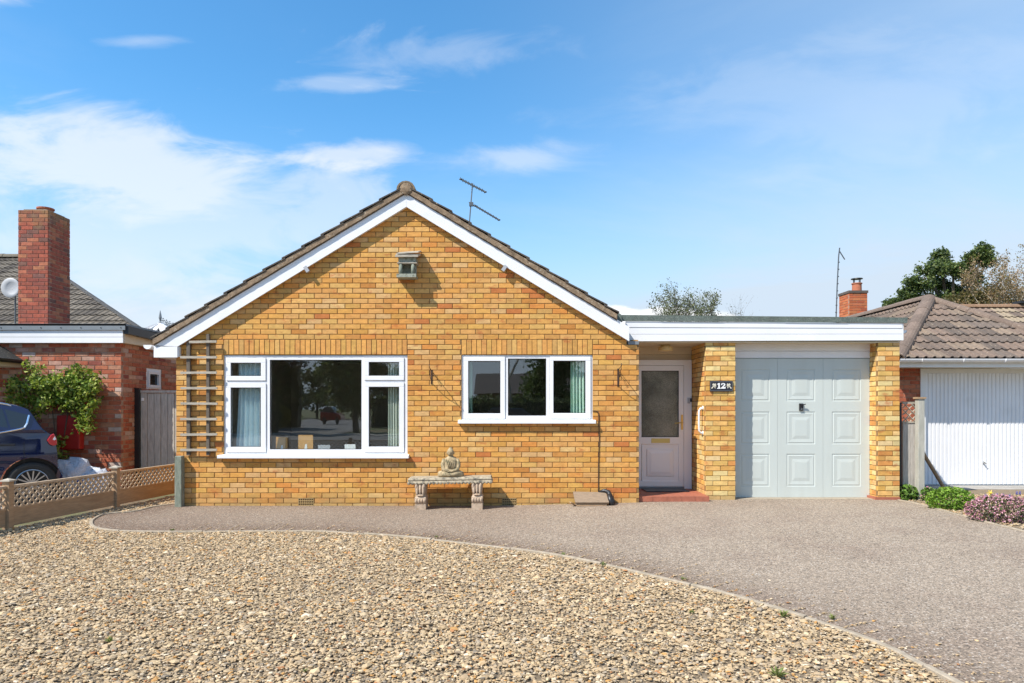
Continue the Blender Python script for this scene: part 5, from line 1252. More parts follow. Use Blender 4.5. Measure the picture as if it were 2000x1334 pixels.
# ================================================================== RIGHT NEIGHBOUR
rn = thing("brown_roof_bungalow", "red brick bungalow with brown hipped tile roof and white ribbed garage door", "house", (9, 2.2, 0))
ED = 11.72; EX0, EXr, EZ = XX(1757.5, ED) - .05, 10.35, ZZ(701, ED); pit = math.radians(30.5)
AP = Vector(P(1815, 586, 14.2)); eaveY = ED - 10
vdir = Vector((0, AP.y - eaveY, AP.z - EZ)); Lr = vdir.length; cnt = [0]
tiled(rn, "brown", PTR, (EX0, eaveY, EZ), (1, 0, 0), vdir, [(0, 0), (EXr - EX0, 0), (AP.x - EX0, Lr)], gauge=.325, counter=cnt, limit=220, amp=.028)
BK = Vector((AP.x, 8.2, AP.z)); E0 = Vector((EX0, eaveY, EZ)); lv = Vector((AP.x - EX0, 0, AP.z - EZ)); 
tiled(rn, "brown", PTR, (EX0, 8.2, EZ), (0, -1, 0), lv, [(0, 0), (8.2 - eaveY, 0), (8.2 - AP.y, lv.length), (0, lv.length)], gauge=.325, counter=cnt, limit=300, amp=.028)
mb = MB(); mb.add([AP, BK, (EXr, 8.2, EZ), (EXr, eaveY, EZ)], [(0, 3, 2, 1)], (.19, .15, .115)); put("roof_slope", mb, m_tile, rn)
hc = (.17, .12, .09)
ridge_line(rn, E0, AP + Vector((0, 0, .02)), .13, hc, name="hip_tile"); ridge_line(rn, (EXr, eaveY, EZ), AP + Vector((0, 0, .02)), .11, hc, name="hip_tile"); ridge_line(rn, AP + Vector((0, .0, .03)), BK + Vector((0, 0, .03)), .12, hc)
# main roof behind
mz = ZZ(601, 17.6); mx0 = XX(1868, 17.6); p2 = math.radians(30); run = (mz - 2.35) / math.tan(p2)
tiled(rn, "brown2", PTR[:2] + [(.27, .21, .14)], (mx0 - 2.5, 7.6 - run, 2.35), (1, 0, 0), (0, math.cos(p2), math.sin(p2)), [(0, 0), (9, 0), (9, (mz - 2.35) / math.sin(p2)), (2.5, (mz - 2.35) / math.sin(p2))], counter=cnt, limit=300)
ridge_line(rn, (mx0, 7.6, mz + .01), (mx0 + 6.5, 7.6, mz + .01), .11, (.24, .14, .08))
mb = MB(); mb.box(XX(1985, 17.6), XX(2030, 17.6), 7.45, 7.75, mz + .1, mz + .16); put("ridge_vent", mb, m_black, rn)
# wall, fascia, gutter, door
WY = 2.16; dW = 12.16
RB2 = Bricks(PR[:11], m_rbrick, m_rmort)
RB2.face("front_wall", rn, (0, WY, 0), (1, 0, 0), 29, EX0 + .2, XX(1797, dW), (), None, .2, phase=.0, zb=-.03); RB2.finish(300)
mb = MB(); mb.box(XX(1797, dW), 7.1, WY + .012, WY + .2, 0, 2.15); mb.box(9.6, 10.2, WY, WY + .2, 0, 2.15); mb.box(EX0 + .25, EX0 + .35, WY + .2, 8, 0, 2.15); put("wall_core", mb, m_rmort, rn)
mb = MB(); mb.box(EX0 + .05, EXr, eaveY + .05, eaveY + .072, ZZ(717, ED), EZ + .0); put("fascia_board", mb, m_wpaint, rn)
mb = MB(); mb.box(EX0 + .05, EXr, eaveY + .072, WY + .05, ZZ(717, ED) + .004, ZZ(717, ED) + .02); put("soffit", mb, m_cream, rn)
mb = MB(); gz2 = EZ - .0; halfpipe(mb, (EX0 + .02, eaveY - .015, gz2), (EXr, eaveY - .015, gz2), .062); gu = put("gutter", mb, m_white, rn)
for q in (1802, 1883, 1965): x_ = XX(q, ED - .07); mb = MB(); mb.tube([(x_, eaveY - .015 + .066 * math.cos(a_), gz2 + .066 * math.sin(a_)) for a_ in [math.pi + math.pi * k / 8 for k in range(9)]], .010, 6); put("gutter_bracket", mb, m_white, gu)
gx0, gx1, gz0_, gz1_ = XX(1804, 12.2), XX(1804, 12.2) + 2.13, .06, ZZ(729, 12.2)
mb = MB(); mb.box(XX(1797.5, 12.15), gx0, 2.14, 2.2, .06, gz1_ + .08); mb.box(gx0, gx1 + .1, 2.14, 2.2, gz1_, gz1_ + .08); put("garage_door_frame", mb, m_wpaint, rn)
mb = MB(); mb.box(gx0, gx1, 2.205, 2.23, gz0_, gz1_); g2 = put("garage_door", mb, m_white, rn, label="white ribbed up and over garage door")
nr = 30
for i in range(nr):
    a = gx0 + (gx1 - gx0) * i / nr; wd = (gx1 - gx0) / nr; mb = MB()
    mb.prism([(a + .006, 2.205, gz0_ + .01), (a + .014, 2.192, gz0_ + .01), (a + wd - .014, 2.192, gz0_ + .01), (a + wd - .006, 2.205, gz0_ + .01)], (0, 0, gz1_ - gz0_ - .012)); put("rib", mb, m_white, g2)
mb = MB(); hx = XX(1919, 12.2); hz_ = ZZ(903, 12.2); mb.tube([(hx, 2.20, hz_), (hx, 2.15, hz_)], .012, 8); mb.bar((hx - .03, 2.15, hz_ + .02), (hx + .03, 2.15, hz_ - .02), .014, .014); put("door_handle", mb, m_chrome, g2)
mb = MB(); mb.box(gx0 - .04, gx1, 2.14, 2.24, 0.0, .055); put("garage_threshold", mb, m_lead, rn)
# chimney stack behind the flat roof
cx0, cx1, cyy = XX(1658.7, 20), XX(1694, 20), 10.
B3 = Bricks(PO, M("orange_brick", attr=True, rough=.85, n1=(38, .2)), m_rmort, "chimney_brick"); zt3 = ZZ(572, 20)
B3.face("chimney", rn, (0, cyy, 0), (1, 0, 0), 20, cx0, cx1, (), None, .1, phase=cx0, zb=zt3 - 20 * .075)
B3.face("chimney", rn, (cx0, cyy + .62, 0), (0, -1, 0), 20, 0, .56, (), None, .1, phase=.0, zb=zt3 - 20 * .075); B3.finish(300)
mb = MB(); mb.box(cx0 - .02, cx1 + .02, cyy - .02, cyy + .64, zt3, zt3 + .07); mb.box(cx0 + .03, cx1 - .03, cyy + .03, cyy + .6, 0, zt3 - .02); k_ = put("chimney_cap", mb, M("chimney_crown", (.11, .085, .07), rough=.9, n1=(12, .3)), rn)
pxx2 = XX(1673.5, 20.3); mb = MB(); mb.lathe(pxx2, 10.3, [(.15, zt3 + .05), (.135, zt3 + .08), (.13, zt3 + .30), (.15, zt3 + .31), (.15, zt3 + .335), (.12, zt3 + .335)], 18); put("chimney_pot", mb, m_pot, k_)
mb = MB()
for a_ in range(4): q = (pxx2 + .11 * math.cos(a_ * 1.57 + .5), 10.3 + .11 * math.sin(a_ * 1.57 + .5)); mb.tube([(*q, zt3 + .3), (*q, zt3 + .46)], .012, 6)
mb.lathe(pxx2, 10.3, [(.165, zt3 + .455), (.16, zt3 + .475), (.02, zt3 + .50)], 16); put("cowl", mb, m_black, k_)

# roof aerials
def tube_px(mb, pts, r): mb.tube([P(*p) for p in pts], r, 6)
ra = thing("roof_aerial", "tv aerial with two angled arms behind the gable roof", "aerial", P(916, 700, 15))
mb = MB(); tube_px(mb, [(916, 560, 15), (917, 432, 15), (919.5, 400, 15), (923, 358, 15)], .014); put("mast", mb, m_alu, ra)
for (p, q) in (((900, 350), (948, 375)), ((928, 402), (974.5, 429.5))):
    a = Vector(P(*p, 15)); b = Vector(P(*q, 15)); mb = MB(); mb.bar(a, b, .03, .03); put("boom", mb, m_alu, ra)
    mb = MB()
    for k in range(9): c_ = a.lerp(b, (k + .3) / 9); mb.bar(c_ + Vector((-.02, -.16, 0)), c_ + Vector((.02, .16, 0)), .008, .008)
    mb.blob(a, (.04, .03, .02), 8, 5); mb.blob(b, (.035, .03, .02), 8, 5); put("element", mb, m_alu, ra)
mb = MB(); c_ = P(921, 399, 15); mb.box(c_[0] - .05, c_[0] + .04, c_[1] - .03, c_[1] + .03, c_[2] - .04, c_[2] + .04); mb.bar(c_, P(930, 403, 15), .02, .02); mb.bar(c_, P(916, 395, 15), .02, .02); put("clamp", mb, m_alu, ra)
ma = thing("mast_aerial", "thin tall aerial mast left of the small orange chimney", "aerial", P(1633, 700, 20.6))
mb = MB(); tube_px(mb, [(1633, 690, 20.6), (1633, 620, 20.6), (1635, 560, 20.6), (1638, 500, 20.6), (1640, 484, 20.6)], .018); put("mast", mb, m_alu, ma)
mb = MB()
for k in range(8): c_ = P(1633 + k * .75, 610 - k * 14, 20.6); mb.blob(c_, (.035, .03, .02), 6, 4)
put("rung", mb, m_alu, ma)
mb = MB(); tube_px(mb, [(1640, 491, 20.6), (1650, 507, 20.6)], .016); put("arm", mb, m_alu, ma)

# side fence by the right pier
sf = thing("side_fence", "narrow grey timber fence panel with lattice top right of the garage pier", "fence", (6.0, .4, 0.05))
dS = 10.42
for a, b in ((1762, 1776), (1776.6, 1790)):
    mb = MB(); mb.box(XX(a, dS), XX(b, dS), .40, .42, .03, ZZ(826, dS)); put("plank", mb, m_oldwood, sf)
mb = MB(); mb.box(XX(1761, dS), XX(1791, dS), .39, .43, ZZ(826, dS), ZZ(823, dS)); mb.box(XX(1761, dS), XX(1791, dS), .39, .43, ZZ(788.5, dS), ZZ(785, dS)); put("rail", mb, m_slat, sf)
for k in range(6):
    z0_ = ZZ(823, dS); z1_ = ZZ(788, dS); xa_, xb2 = XX(1762, dS), XX(1790, dS); s = xa_ - .2 + k * .105
    for sg in (1, -1):
        a, b = (s, z0_), (s + .27, z1_)
        if sg < 0: a, b = (s + .27, z0_), (s, z1_)
        def cl_(p, q):
            if p[0] < xa_: t = (xa_ - p[0]) / (q[0] - p[0]); return (xa_, p[1] + (q[1] - p[1]) * t)
            if p[0] > xb2: t = (xb2 - p[0]) / (q[0] - p[0]); return (xb2, p[1] + (q[1] - p[1]) * t)
            return p
        if max(a[0], b[0]) > xa_ + .02 and min(a[0], b[0]) < xb2 - .02:
            a2, b2 = cl_(a, b), cl_(b, a); mb = MB(); yy = .40 + .008 * sg; mb.bar((a2[0], yy, a2[1]), (b2[0], yy, b2[1]), .008, .022, (0, 1, 0)) ; put("lattice_slat", mb, m_slat, sf)
m_post = M("pale_fence_post", (.42, .40, .34), rough=.85, n1=(10, .25), col2=(.24, .25, .2), n2=(5, .5, .7, .6), bump=(30, .4, .003), stretch=(4, 4, .8))
mb = MB(); mb.box(XX(1791, 10.3), XX(1803, 10.3), .26, .355, .0, ZZ(779, 10.3)); pp = put("post", mb, m_post, sf, bevel=.004)
mb = MB(); mb.box(XX(1788.5, 10.3), XX(1805, 10.3), .245, .37, ZZ(779, 10.3), ZZ(775.5, 10.3)); put("post_cap", mb, m_fence, pp)
mb = MB(); mb.tube([P(1803, 885, 11.2), P(1846, 957, 11.2)], .028, 10); put("timber_prop", mb, m_fence, None, label="round wooden prop leaning beside the white garage door", cat="prop", loc=P(1846, 957, 11.2))
mb = MB(); mb.box(XX(1757, 10.35) + .004, XX(1762, 10.35), .36, .39, .05, ZZ(786, 10.35)); put("wall_batten", mb, m_black, sf)

# ================================================================== plants
def leafmesh(mb, n, size, cols, sampler, nup=.3, aspect=1.7):
    P_ = np.array([sampler() for _ in range(n)]); k = len(P_)
    nr_ = RN.normal(0, 1, (k, 3)); nr_[:, 2] += nup; nr_ /= np.linalg.norm(nr_, axis=1)[:, None]
    a = RN.normal(0, 1, (k, 3)); a -= nr_ * (a * nr_).sum(1)[:, None]; a /= np.linalg.norm(a, axis=1)[:, None]; b = np.cross(nr_, a)
    s = RN.uniform(.6, 1.3, (k, 1)) * size; cc = [cols[RN.integers(len(cols))] for _ in range(k)]
    v = np.stack([P_ - a * s * aspect / 2, P_ + b * s / 2 + nr_ * s * .12, P_ + a * s * aspect / 2, P_ - b * s / 2 + nr_ * s * .12], 1).reshape(-1, 3)
    base = len(mb.v); mb.v += [tuple(q) for q in v.tolist()]; mb.f += [[base + 4 * i, base + 4 * i + 1, base + 4 * i + 2, base + 4 * i + 3] for i in range(k)]
    for i in range(k): f = RN.uniform(.75, 1.25); mb.c += [tuple(q * f for q in cc[i])] * 4
def ell(c, r, shell=.55):
    def f():
        while True:
            p = RN.uniform(-1, 1, 3); q = (p * p).sum()
            if shell ** 2 < q < 1: return (c[0] + p[0] * r[0], c[1] + p[1] * r[1], c[2] + p[2] * r[2])
    return f
def clumpy(clumps, sd_):
    cl = np.array(clumps)
    def f():
        c = cl[RN.integers(len(cl))]; return tuple(c + RN.normal(0, 1, 3) * sd_)
    return f
# climbing plant on the neighbour's wall
cw = thing("climbing_plant", "bright green climbing plant spreading on the red brick wall above the meter box", "climbing plant", (XX(100, 11.5), 1.5, 0))
dC = 11.45; cl = []
for (px, py, k) in [(75, 745, 9), (95, 752, 10), (120, 742, 8), (140, 745, 9), (110, 770, 10), (85, 772, 8), (140, 768, 9), (160, 755, 7), (170, 742, 5), (60, 765, 6), (40, 755, 5), (25, 745, 4), (50, 785, 5), (90, 785, 5), (125, 782, 4), (152, 786, 6), (165, 780, 7), (172, 760, 5), (160, 805, 6), (165, 822, 5), (164, 838, 3), (72, 800, 4), (115, 870, 3), (120, 880, 2), (66, 728, 5), (150, 728, 4), (183, 748, 4), (30, 768, 4)]:
    for _ in range(k): q = P(px + R.gauss(0, 8), py + R.gauss(0, 7), dC - abs(R.gauss(0, .12))); cl.append(q)
mb = MB(); leafmesh(mb, 5200, .042, [(.24, .33, .035), (.33, .42, .06), (.13, .22, .025), (.42, .47, .11), (.08, .13, .02)], clumpy(cl, .05)); put("foliage", mb, m_leaf, cw)
mb = MB()
for (p, q) in (((118, 905), (100, 780)), ((118, 905), (140, 760)), ((100, 780), (45, 760)), ((140, 760), (185, 742)), ((130, 770), (163, 835)), ((100, 780), (75, 740)), ((62, 850), (60, 760)), ((150, 735), (160, 722))):
    a, b = Vector(P(*p, 11.52)), Vector(P(*q, 11.48)); mid = (a + b) / 2 + Vector((R.uniform(-.08, .08), -.05, R.uniform(-.05, .05))); mb.tube([a, mid, b], [.014, .01, .005], 6)
put("stem", mb, m_bark, cw)

def tree(name, label, x, y, trunk_h, blobs, leafsz, n, cols, bark=m_bark, tr=.2, group=None, twigs=6, nclump=60, csd=.28, cat="tree"):
    t = thing(name, label, cat, (x, y, 0), group); mb = MB()
    top = Vector((x + R.uniform(-.2, .2), y, trunk_h)); mb.tube([(x, y, -.2), (x + R.uniform(-.1, .1), y, trunk_h * .5), top], [tr, tr * .8, tr * .6], 9)
    cl = []
    for (c, r) in blobs:
        c = Vector(c); mid = (top + c) / 2 + Vector((0, 0, -.15 * (c - top).length)); mb.tube([top - Vector((0, 0, R.uniform(0, trunk_h * .3))), mid, c], [tr * .45, tr * .3, tr * .12], 6)
        for _ in range(twigs):
            e = c + Vector((R.uniform(-1, 1) * r[0], R.uniform(-1, 1) * r[1], R.uniform(-.6, 1) * r[2])) * .8; mb.tube([c, (c + e) / 2 + Vector((0, 0, R.uniform(-.1, .2))), e], [tr * .14, tr * .09, tr * .03], 5, cap=False)
        sm_ = ell(c, r, .5)
        for _ in range(nclump): cl.append(sm_())
    put("trunk", mb, bark, t)
    mb = MB(); leafmesh(mb, n, leafsz, cols, clumpy(cl, csd)); put("crown", mb, m_leaf, t)
    return t
def at(px, py, d): return P(px, py, d)
# pine behind the right neighbour
dT = 38
bl = []
for px, py, rx, rz in ((1760, 592, 22, 8), (1778, 572, 22, 10), (1795, 552, 26, 13), (1815, 530, 24, 14), (1838, 520, 22, 14), (1836, 500, 14, 8), (1862, 528, 22, 14), (1885, 530, 18, 14), (1830, 556, 26, 12), (1800, 585, 26, 10), (1905, 505, 17, 12), (1920, 492, 14, 12), (1928, 508, 12, 10), (1900, 545, 20, 12), (1870, 572, 16, 12), (1845, 585, 18, 10), (1742, 596, 10, 5)):
    k = dT / F; bl.append((at(px, py, dT + R.uniform(-1.2, 1.2)), (rx * k, rx * k * .45, rz * k * .75)))
tree("pine_tree", "broad dark green pine with two humps behind the brown tiled roof", XX(1855, dT), dT - 10, 6.2, bl, .085, 30000, [(.10, .15, .03), (.14, .19, .04), (.06, .10, .03), (.18, .21, .055), (.05, .08, .03)], tr=.35, nclump=17, csd=.13)
# bare brown trees to its right
def bare(name, label, x, y, h, spread, seed, cols, n=1800, group=None, bark=m_pbark, base=.14, lsz=.12, lean=0):
    rr = random.Random(seed); t = thing(name, label, "tree", (x, y, 0), group); mb = MB(); tips = []
    def grow(p, dr, ln, r, lv):
        pts = [p]; q = p; d_ = dr
        for k in range(3): d_ = (d_ + Vector((rr.gauss(0, .14), rr.gauss(0, .14), rr.gauss(.03, .08)))).normalized(); q = q + d_ * ln / 3; pts.append(q)
        mb.tube(pts, [r, r * .85, r * .7, r * .55], 5 if lv > 1 else 7, cap=False)
        if lv >= 3: tips.extend(pts[1:])
        if lv < 5:
            for _ in range(3 if lv < 4 else 2):
                s = spread * (1.1 if lv else .8); nd_ = (d_ + Vector((rr.gauss(0, s), rr.gauss(0, s), rr.uniform(-.1, .5)))).normalized(); grow(pts[rr.choice((2, 3, 3))], nd_, ln * rr.uniform(.62, .85), r * .55, lv + 1)
    grow(Vector((x, y, -.2)), Vector((lean, 0, 1)), h * .36, base, 0)
    mx = sum(q.x for q in tips) / len(tips) - x; zm = sum(q.z for q in tips) / len(tips)
    mb.v = [(p[0] - mx * max(0, p[2]) / zm, p[1], p[2]) for p in mb.v]; tips = [Vector((q.x - mx * q.z / zm, q.y, q.z)) for q in tips]
    put("trunk", mb, bark, t); mb = MB(); leafmesh(mb, n, lsz, cols, clumpy([tuple(q) for q in tips], .10)); put("crown", mb, m_leaf, t)
bc = [(.30, .18, .08), (.36, .24, .12), (.22, .15, .05), (.20, .17, .06), (.40, .30, .2)]
bare("budding_tree", "pale barked tree with golden brown buds between pine and right edge", XX(1948, 32), 22, 7.6, .26, 5, bc, 14000, base=.13, lsz=.05)
bare("budding_tree", "sparse greyish brown tree at the right edge of the skyline", XX(1996, 35), 25, 7.0, .42, 8, [(.38, .28, .2), (.42, .33, .25), (.30, .2, .12)], 9000, base=.12, lsz=.05)
bl = [(at(1905, 590, 34), (1.0, .8, .5)), (at(1880, 596, 34), (.8, .7, .35)), (at(1935, 585, 34), (1.0, .8, .5))]
tree("olive_tree", "low olive brown bushy tree under the pine", XX(1905, 34), 24, 5.2, bl, .08, 9000, [(.10, .085, .018), (.14, .11, .025), (.07, .065, .02)], tr=.12, csd=.2)
# treetops over the flat roof
bare("budding_tree", "grey green treetop showing above the flat roof left of centre", XX(1352, 34), 24, 7.7, .22, 3, [(.15, .17, .08), (.19, .21, .09), (.13, .13, .09)], 6000, base=.11, bark=m_bark, lsz=.055)
bare("budding_tree", "faint small treetop peeping above the flat roof, right of the grey green one", XX(1458, 42), 32, 6.9, .24, 21, [(.26, .24, .2), (.2, .2, .14)], 500, base=.06, bark=m_bark, lsz=.05)

# shrubs and flowers by the right pier
def shrub(name, label, cat, px, py, rx, rz, n, size, cols, flowers=None, base=None):
    x, y = GP(px, py); z = g(x, y); t = thing(name, label, cat, (x, y, z))
    mb = MB(); leafmesh(mb, n, size, cols, ell((x, y + rx * .3, z + rz * .45), (rx, rx * .6, rz * .75), .6), .5, 1.4); put("foliage", mb, m_leaf, t)
    mb = MB()
    for _ in range(14): e = (x + R.uniform(-rx, rx) * .8, y + rx * .3 + R.uniform(-.4, .4) * rx, z + rz * R.uniform(.6, 1.05)); mb.tube([(x + (e[0] - x) * .3, y + rx * .3, z - .01), e], [.006, .003], 5)
    put("stem", mb, m_bark, t)
    if flowers: mb = MB(); leafmesh(mb, flowers[0], flowers[1], flowers[2], ell((x, y + rx * .3, z + rz * .5), (rx * 1.02, rx * .62, rz * .8), .8), .8, 1.0); put("flower", mb, m_flower, t)
    return t
gr = [(.12, .24, .03), (.17, .30, .04), (.09, .17, .025), (.22, .34, .07)]
shrub("small_shrub", "small green leafy shrub at the foot of the right garage pier", "shrub", 1776, 976, .15, .19, 420, .035, gr)
shrub("small_shrub", "small bright shrub with a few pink buds just right of the fence post", "shrub", 1815, 978, .11, .17, 380, .03, gr, (30, .02, [(.6, .25, .35), (.65, .35, .42)]))
shrub("round_shrub", "round bright yellow green shrub in the gravel before the white garage door", "shrub", 1865, 995, .33, .25, 2600, .026, [(.20, .34, .03), (.26, .40, .05), (.14, .26, .03)])
shrub("heather", "wide pink flowering heather at the right edge of the bed", "flowering shrub", 1972, 1020, .44, .25, 900, .03, [(.10, .09, .05), (.14, .11, .06), (.1, .13, .04)], (2400, .020, [(.42, .17, .23), (.50, .25, .30), (.34, .14, .17), (.56, .34, .38)]))
x, y = GP(1933, 1018); z = g(x, y); t = thing("daffodil", "single thin yellow daffodil in front of the pink heather", "flower", (x, y, z))
mb = MB(); mb.tube([(x, y, z), (x - .004, y, z + .18), (x + .004, y, z + .35)], .004, 6); 
for k in range(6): a_ = k * 1.05; mb.prism([(x, y, z), (x + .012 * math.cos(a_), y + .012 * math.sin(a_), z), (x + .05 * math.cos(a_), y + .05 * math.sin(a_), z + .16), (x + .045 * math.cos(a_), y + .05 * math.sin(a_), z + .17)], (.002, .002, 0))
for v in range(len(mb.c)): mb.c[v] = (.08, .16, .03)
put("stem", mb, m_flower, t)
mb = MB()
for k in range(6): a_ = k * 1.047; mb.add([(x + .004, y, z + .35), (x + .03 * math.cos(a_ - .3), y - .006, z + .35 + .03 * math.sin(a_ - .3)), (x + .042 * math.cos(a_), y - .002, z + .35 + .042 * math.sin(a_)), (x + .03 * math.cos(a_ + .3), y - .006, z + .35 + .03 * math.sin(a_ + .3))], [(0, 1, 2, 3)], (.75, .6, .15))
mb.blob((x + .004, y - .015, z + .35), (.013, .018, .013), 8, 5, 0, (.8, .5, .05)); put("petal", mb, m_flower, t)
for i, (px, py) in enumerate(((1925, 968), (1937, 964), (1948, 966), (1960, 967), (1986, 962), (1992, 962), (1972, 968))):
    q = P(px, py, 8.9); x, y = q[0], q[1]; z = g(x, y); t = thing("grape_hyacinth", "%s blue grape hyacinth spike behind the pink heather" % ("leftmost", "second from left", "third from left", "fifth from left", "second from right", "rightmost", "fourth from left")[i], "flower", (x, y, z), "blue grape hyacinths behind the heather")
    mb = MB(); mb.tube([(x, y, z), (x, y, q[2] - .02)], .003, 5); put("stem", mb, M("flower_stalk", (.08, .15, .03)) if i == 0 else bpy.data.materials["flower_stalk"], t)
    mb = MB()
    for k in range(12): mb.blob((x + .008 * math.cos(k * 2.4), y + .008 * math.sin(k * 2.4), q[2] - .025 + .004 * k), (.007 - .0003 * k,) * 3, 5, 3, 0, (.09, .09, .34))
    put("bloom", mb, m_flower, t)
# weeds
for px, py, s, lb in ((214, 1254, .035, "small bright weed alone in the left gravel"), (336, 1038, .04, "weed tuft on the edging below the trellis"), (852, 1050, .03, "weed at the edging below the bench"), (1100, 1086, .04, "weed tuft at the edging below the three light window"), (1179, 1105, .04, "weed tuft on the edging below the front door"), (1334, 1133, .035, "weed at the edging below the number plaque"), (1352, 1198, .03, "weed in the gravel below the garage pier"), (1530, 1205, .05, "larger weed clump beside the edging in the gravel"), (1627, 1210, .04, "weed on the tarmac side of the edging"), (1518, 1322, .06, "weed at the bottom edge of the picture"), (372, 984, .06, "straggly weed at the foot of the buff wall beside the corner post"), (595, 1313, .025, "tiny weed near the bottom of the gravel")):
    x, y = GP(px, py); z = g(x, y); mb = MB(); s *= .75
    for k in range(26):
        a_ = R.uniform(0, 6.28); l_ = s * R.uniform(.5, 1.3); h_ = s * R.uniform(.4, 1.3); w_ = s * .16
        p = Vector((x + R.uniform(-.3, .3) * s, y + R.uniform(-.3, .3) * s, z)); e = p + Vector((math.cos(a_) * l_, math.sin(a_) * l_, h_)); sd3 = Vector((-math.sin(a_), math.cos(a_), 0)) * w_; m2 = (p + e) / 2 + Vector((0, 0, h_ * .25))
        mb.add([p, m2 - sd3, e, m2 + sd3], [(0, 1, 2, 3)], R.choice([(.22, .27, .07), (.28, .32, .10), (.17, .2, .06)]))
    put("weed", mb, m_leaf, None, label=lb, cat="weed", loc=(x, y, z), group="weeds in the gravel and along the edging")

# ================================================================== across the street (seen in the glass)
dk = [(.10, .14, .04), (.14, .17, .05), (.07, .10, .03), (.18, .20, .07)]
def bt(name, lb, x, y, h, r, cols=dk, n=9000, lf=.16):
    bl = [((x + R.uniform(-.7, .7) * r, y + R.uniform(-.4, .4) * r, h * (.22 + .68 * k / 10)), (r * R.uniform(.45, .65) * (1.1 - .5 * k / 10),) * 2 + (h * .13,)) for k in range(11)]
    tree(name, lb, x, y, h * .4, bl, lf, n, cols, tr=.2, nclump=26, csd=.30, group="trees across the street")
bt("street_tree", "tall dark tree across the street, nearest the left neighbour", -19.5, -29, 9.5, 3.6)
bt("street_tree", "reddish leaved tree across the street", -15.2, -29.5, 7.8, 3.0, [(.10, .04, .025), (.07, .05, .03), (.05, .06, .02)])
bt("street_tree", "narrow dark evergreen across the street opposite the wide window", -9.4, -31, 9.5, 1.9)
bt("street_tree", "light green tree behind the bare trees across the street", 2.9, -34, 6.0, 2.0, [(.08, .13, .02), (.10, .15, .03)])
bt("street_tree", "far left dark tree across the street", -26, -29, 9, 3.6)
bt("street_tree", "dark tree across the street right of the garage axis", 14, -30, 9, 3.4)
def hedge(x0, x1, y, h, lb, n):
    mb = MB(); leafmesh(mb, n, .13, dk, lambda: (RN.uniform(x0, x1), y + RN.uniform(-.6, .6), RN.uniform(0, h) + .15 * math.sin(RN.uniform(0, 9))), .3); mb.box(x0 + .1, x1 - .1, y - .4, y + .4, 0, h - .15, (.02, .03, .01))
    put("hedge", mb, m_leaf, None, label=lb, cat="hedge", loc=((x0 + x1) / 2, y, 0))
hedge(-34, -13.0, -27.8, 3.0, "long tall dark hedge across the street", 14000)
hedge(-3.5, 5, -28, 1.8, "short clipped hedge across the street", 6000)
hedge(-46, -15.2, -39, 4.5, "far hedge left of the side road across the street", 12000)
hedge(-10.2, 40, -39.5, 2.2, "very long far hedge behind the opposite house", 18000)
bt("street_tree", "dark tree at the far end of the side road", -24.5, -76, 9, 5, n=6000, lf=.3)
bt("street_tree", "brown leaved tree at the far end of the side road", -16.5, -78, 7, 5, [(.14, .10, .03), (.09, .08, .03)], n=6000, lf=.3)
bt("street_tree", "olive tree beside the side road", -17.5, -37, 7, 2.3, [(.13, .12, .03), (.08, .10, .02), (.05, .07, .02)])
mb = MB(); mb.add([(-13.6, -25.4, -.028), (-9.2, -25.4, -.028), (-14, -70, -.028), (-24, -70, -.028)], [(0, 3, 2, 1)]); put("side_road", mb, m_road, kind='structure')
mb = MB(); leafmesh(mb, 2500, .09, [(.35, .30, .03), (.28, .26, .04)], ell((-15.0, -33.5, .9), (.9, .7, .8), .3)); put("yellow_shrub", mb, m_leaf, None, label="yellow flowering shrub across the street", cat="shrub", loc=(-15.0, -33.5, 0))
oh = thing("opposite_house", "brown brick house set back across the street with grey tiled roof", "house", (3, -52, 0))
mb = MB(); mb.box(-3, 11, -56, -50, 0, 2.6); put("wall", mb, M("brown_wall", (.24, .14, .09), rough=.9, n1=(10, .2)), oh)
mb = MB(); mb.prism([(-3.4, -56.4, 2.6), (-3.4, -49.6, 2.6), (-3.4, -53, 4.6)], (14.8, 0, 0), (.12, .10, .09)); put("roof", mb, m_tile, oh)
for q in (-1.5, 3, 7.5): mb = MB(); mb.box(q, q + 1.6, -50.0, -49.93, 1.0, 2.1); put("window", mb, m_cglass, oh)
bare("street_tree", "bare twiggy tree across the street opposite the three light window", .2, -27.5, 9.5, .4, 33, [(.30, .30, .12), (.25, .2, .1)], 2500, "trees across the street", lsz=.09)
bare("street_tree", "second bare twiggy tree across the street, nearer the garage axis", 4.4, -28.5, 9.0, .42, 37, [(.28, .26, .12), (.2, .24, .08)], 2500, "trees across the street", lsz=.09)
m_bc = M("blue_car_paint", (.03, .10, .32), rough=.2, coat=1.); m_sc = M("silver_car_paint", (.40, .42, .45), rough=.25, metal=.3, coat=1.)
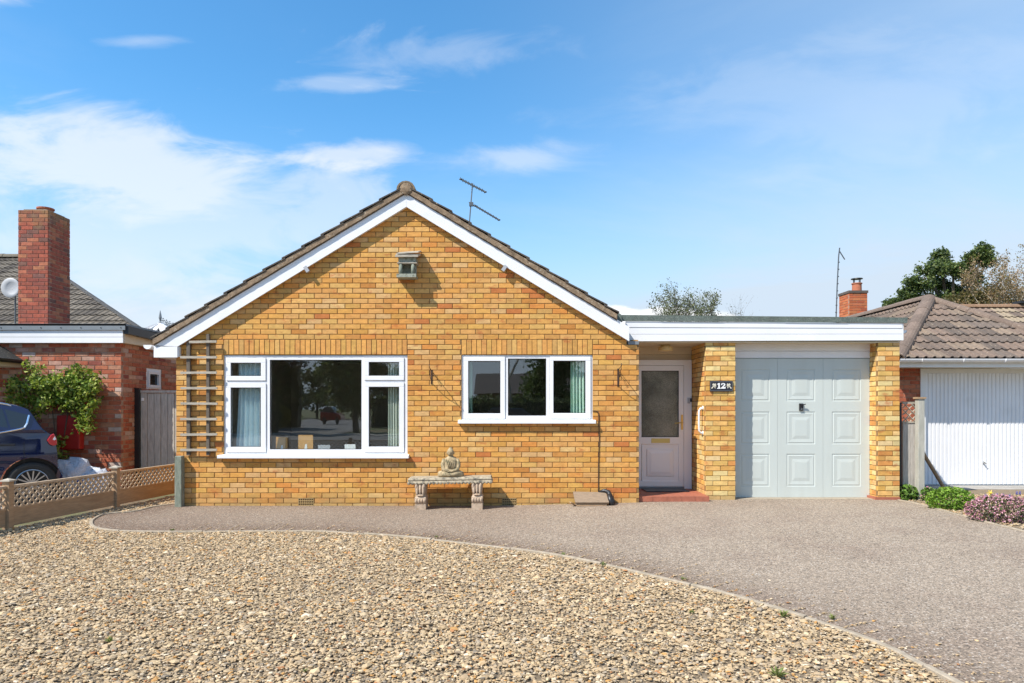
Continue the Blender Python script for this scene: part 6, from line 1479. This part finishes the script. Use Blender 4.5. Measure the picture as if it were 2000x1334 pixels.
for x_, mm_, lb in ((-1.6, m_sc, "silver car parked at the far kerb opposite the three light window"), (2.4, m_bc, "blue car parked at the far kerb nearer the garage axis")):
    c_ = thing("kerb_car", lb, "car", (x_ + 1.8, -24.3, 0), "cars parked at the far kerb")
    mb = MB(); mb.prism([(x_, -25.1, .25), (x_ + 3.8, -25.1, .25), (x_ + 3.85, -25.1, .65), (x_ + 3.0, -25.1, .86), (x_ + .1, -25.1, .95), (x_ - .03, -25.1, .6)], (0, 1.65, 0)); put("body", mb, mm_, c_, bevel=.07)
    mb = MB(); mb.prism([(x_ + .2, -25.0, .93), (x_ + 2.8, -25.0, .86), (x_ + 2.1, -24.95, 1.38), (x_ + .6, -24.95, 1.42)], (0, 1.45, 0)); put("cabin", mb, m_cglass, c_, bevel=.05)
    for q in (.65, 3.05): mb = MB(); mb.tube([(x_ + q, -23.6, .3), (x_ + q, -23.42, .3)], .3, 18); put("wheel", mb, m_tyre, c_)
OX, OY = -6.3, -22.0
rc_ = thing("red_car", "red parked car on the side road across the street", "car", (-9.6 + OX, -27.5 + OY, 0)); m_rc = M("red_car_paint", (.35, .02, .015), rough=.2, coat=1.)
mb = MB(); mb.prism([(-11.0, -28.3, .3), (-7.6, -28.3, .3), (-7.5, -28.3, .7), (-8.2, -28.3, .9), (-10.9, -28.3, 1.0)], (0, 1.6, 0)); mb.v = [((p[0] + 9.4) * .5 - 9.4 + OX, p[1] + OY, p[2]) for p in mb.v]; put("body", mb, m_rc, rc_, bevel=.08)
mb = MB(); mb.prism([(-10.8, -28.2, .98), (-8.5, -28.2, .9), (-9.2, -28.1, 1.38), (-10.4, -28.1, 1.42)], (0, 1.4, 0)); mb.v = [((p[0] + 9.4) * .5 - 9.4 + OX, p[1] + OY, p[2]) for p in mb.v]; put("cabin", mb, m_cglass, rc_, bevel=.04)
for q in (-10.3, -8.2): mb = MB(); mb.tube([(q, -26.9, .3), (q, -26.68, .3)], .3, 18); mb.v = [((p[0] + 9.4) * .5 - 9.4 + OX, p[1] + OY, p[2]) for p in mb.v]; put("wheel", mb, m_tyre, rc_)
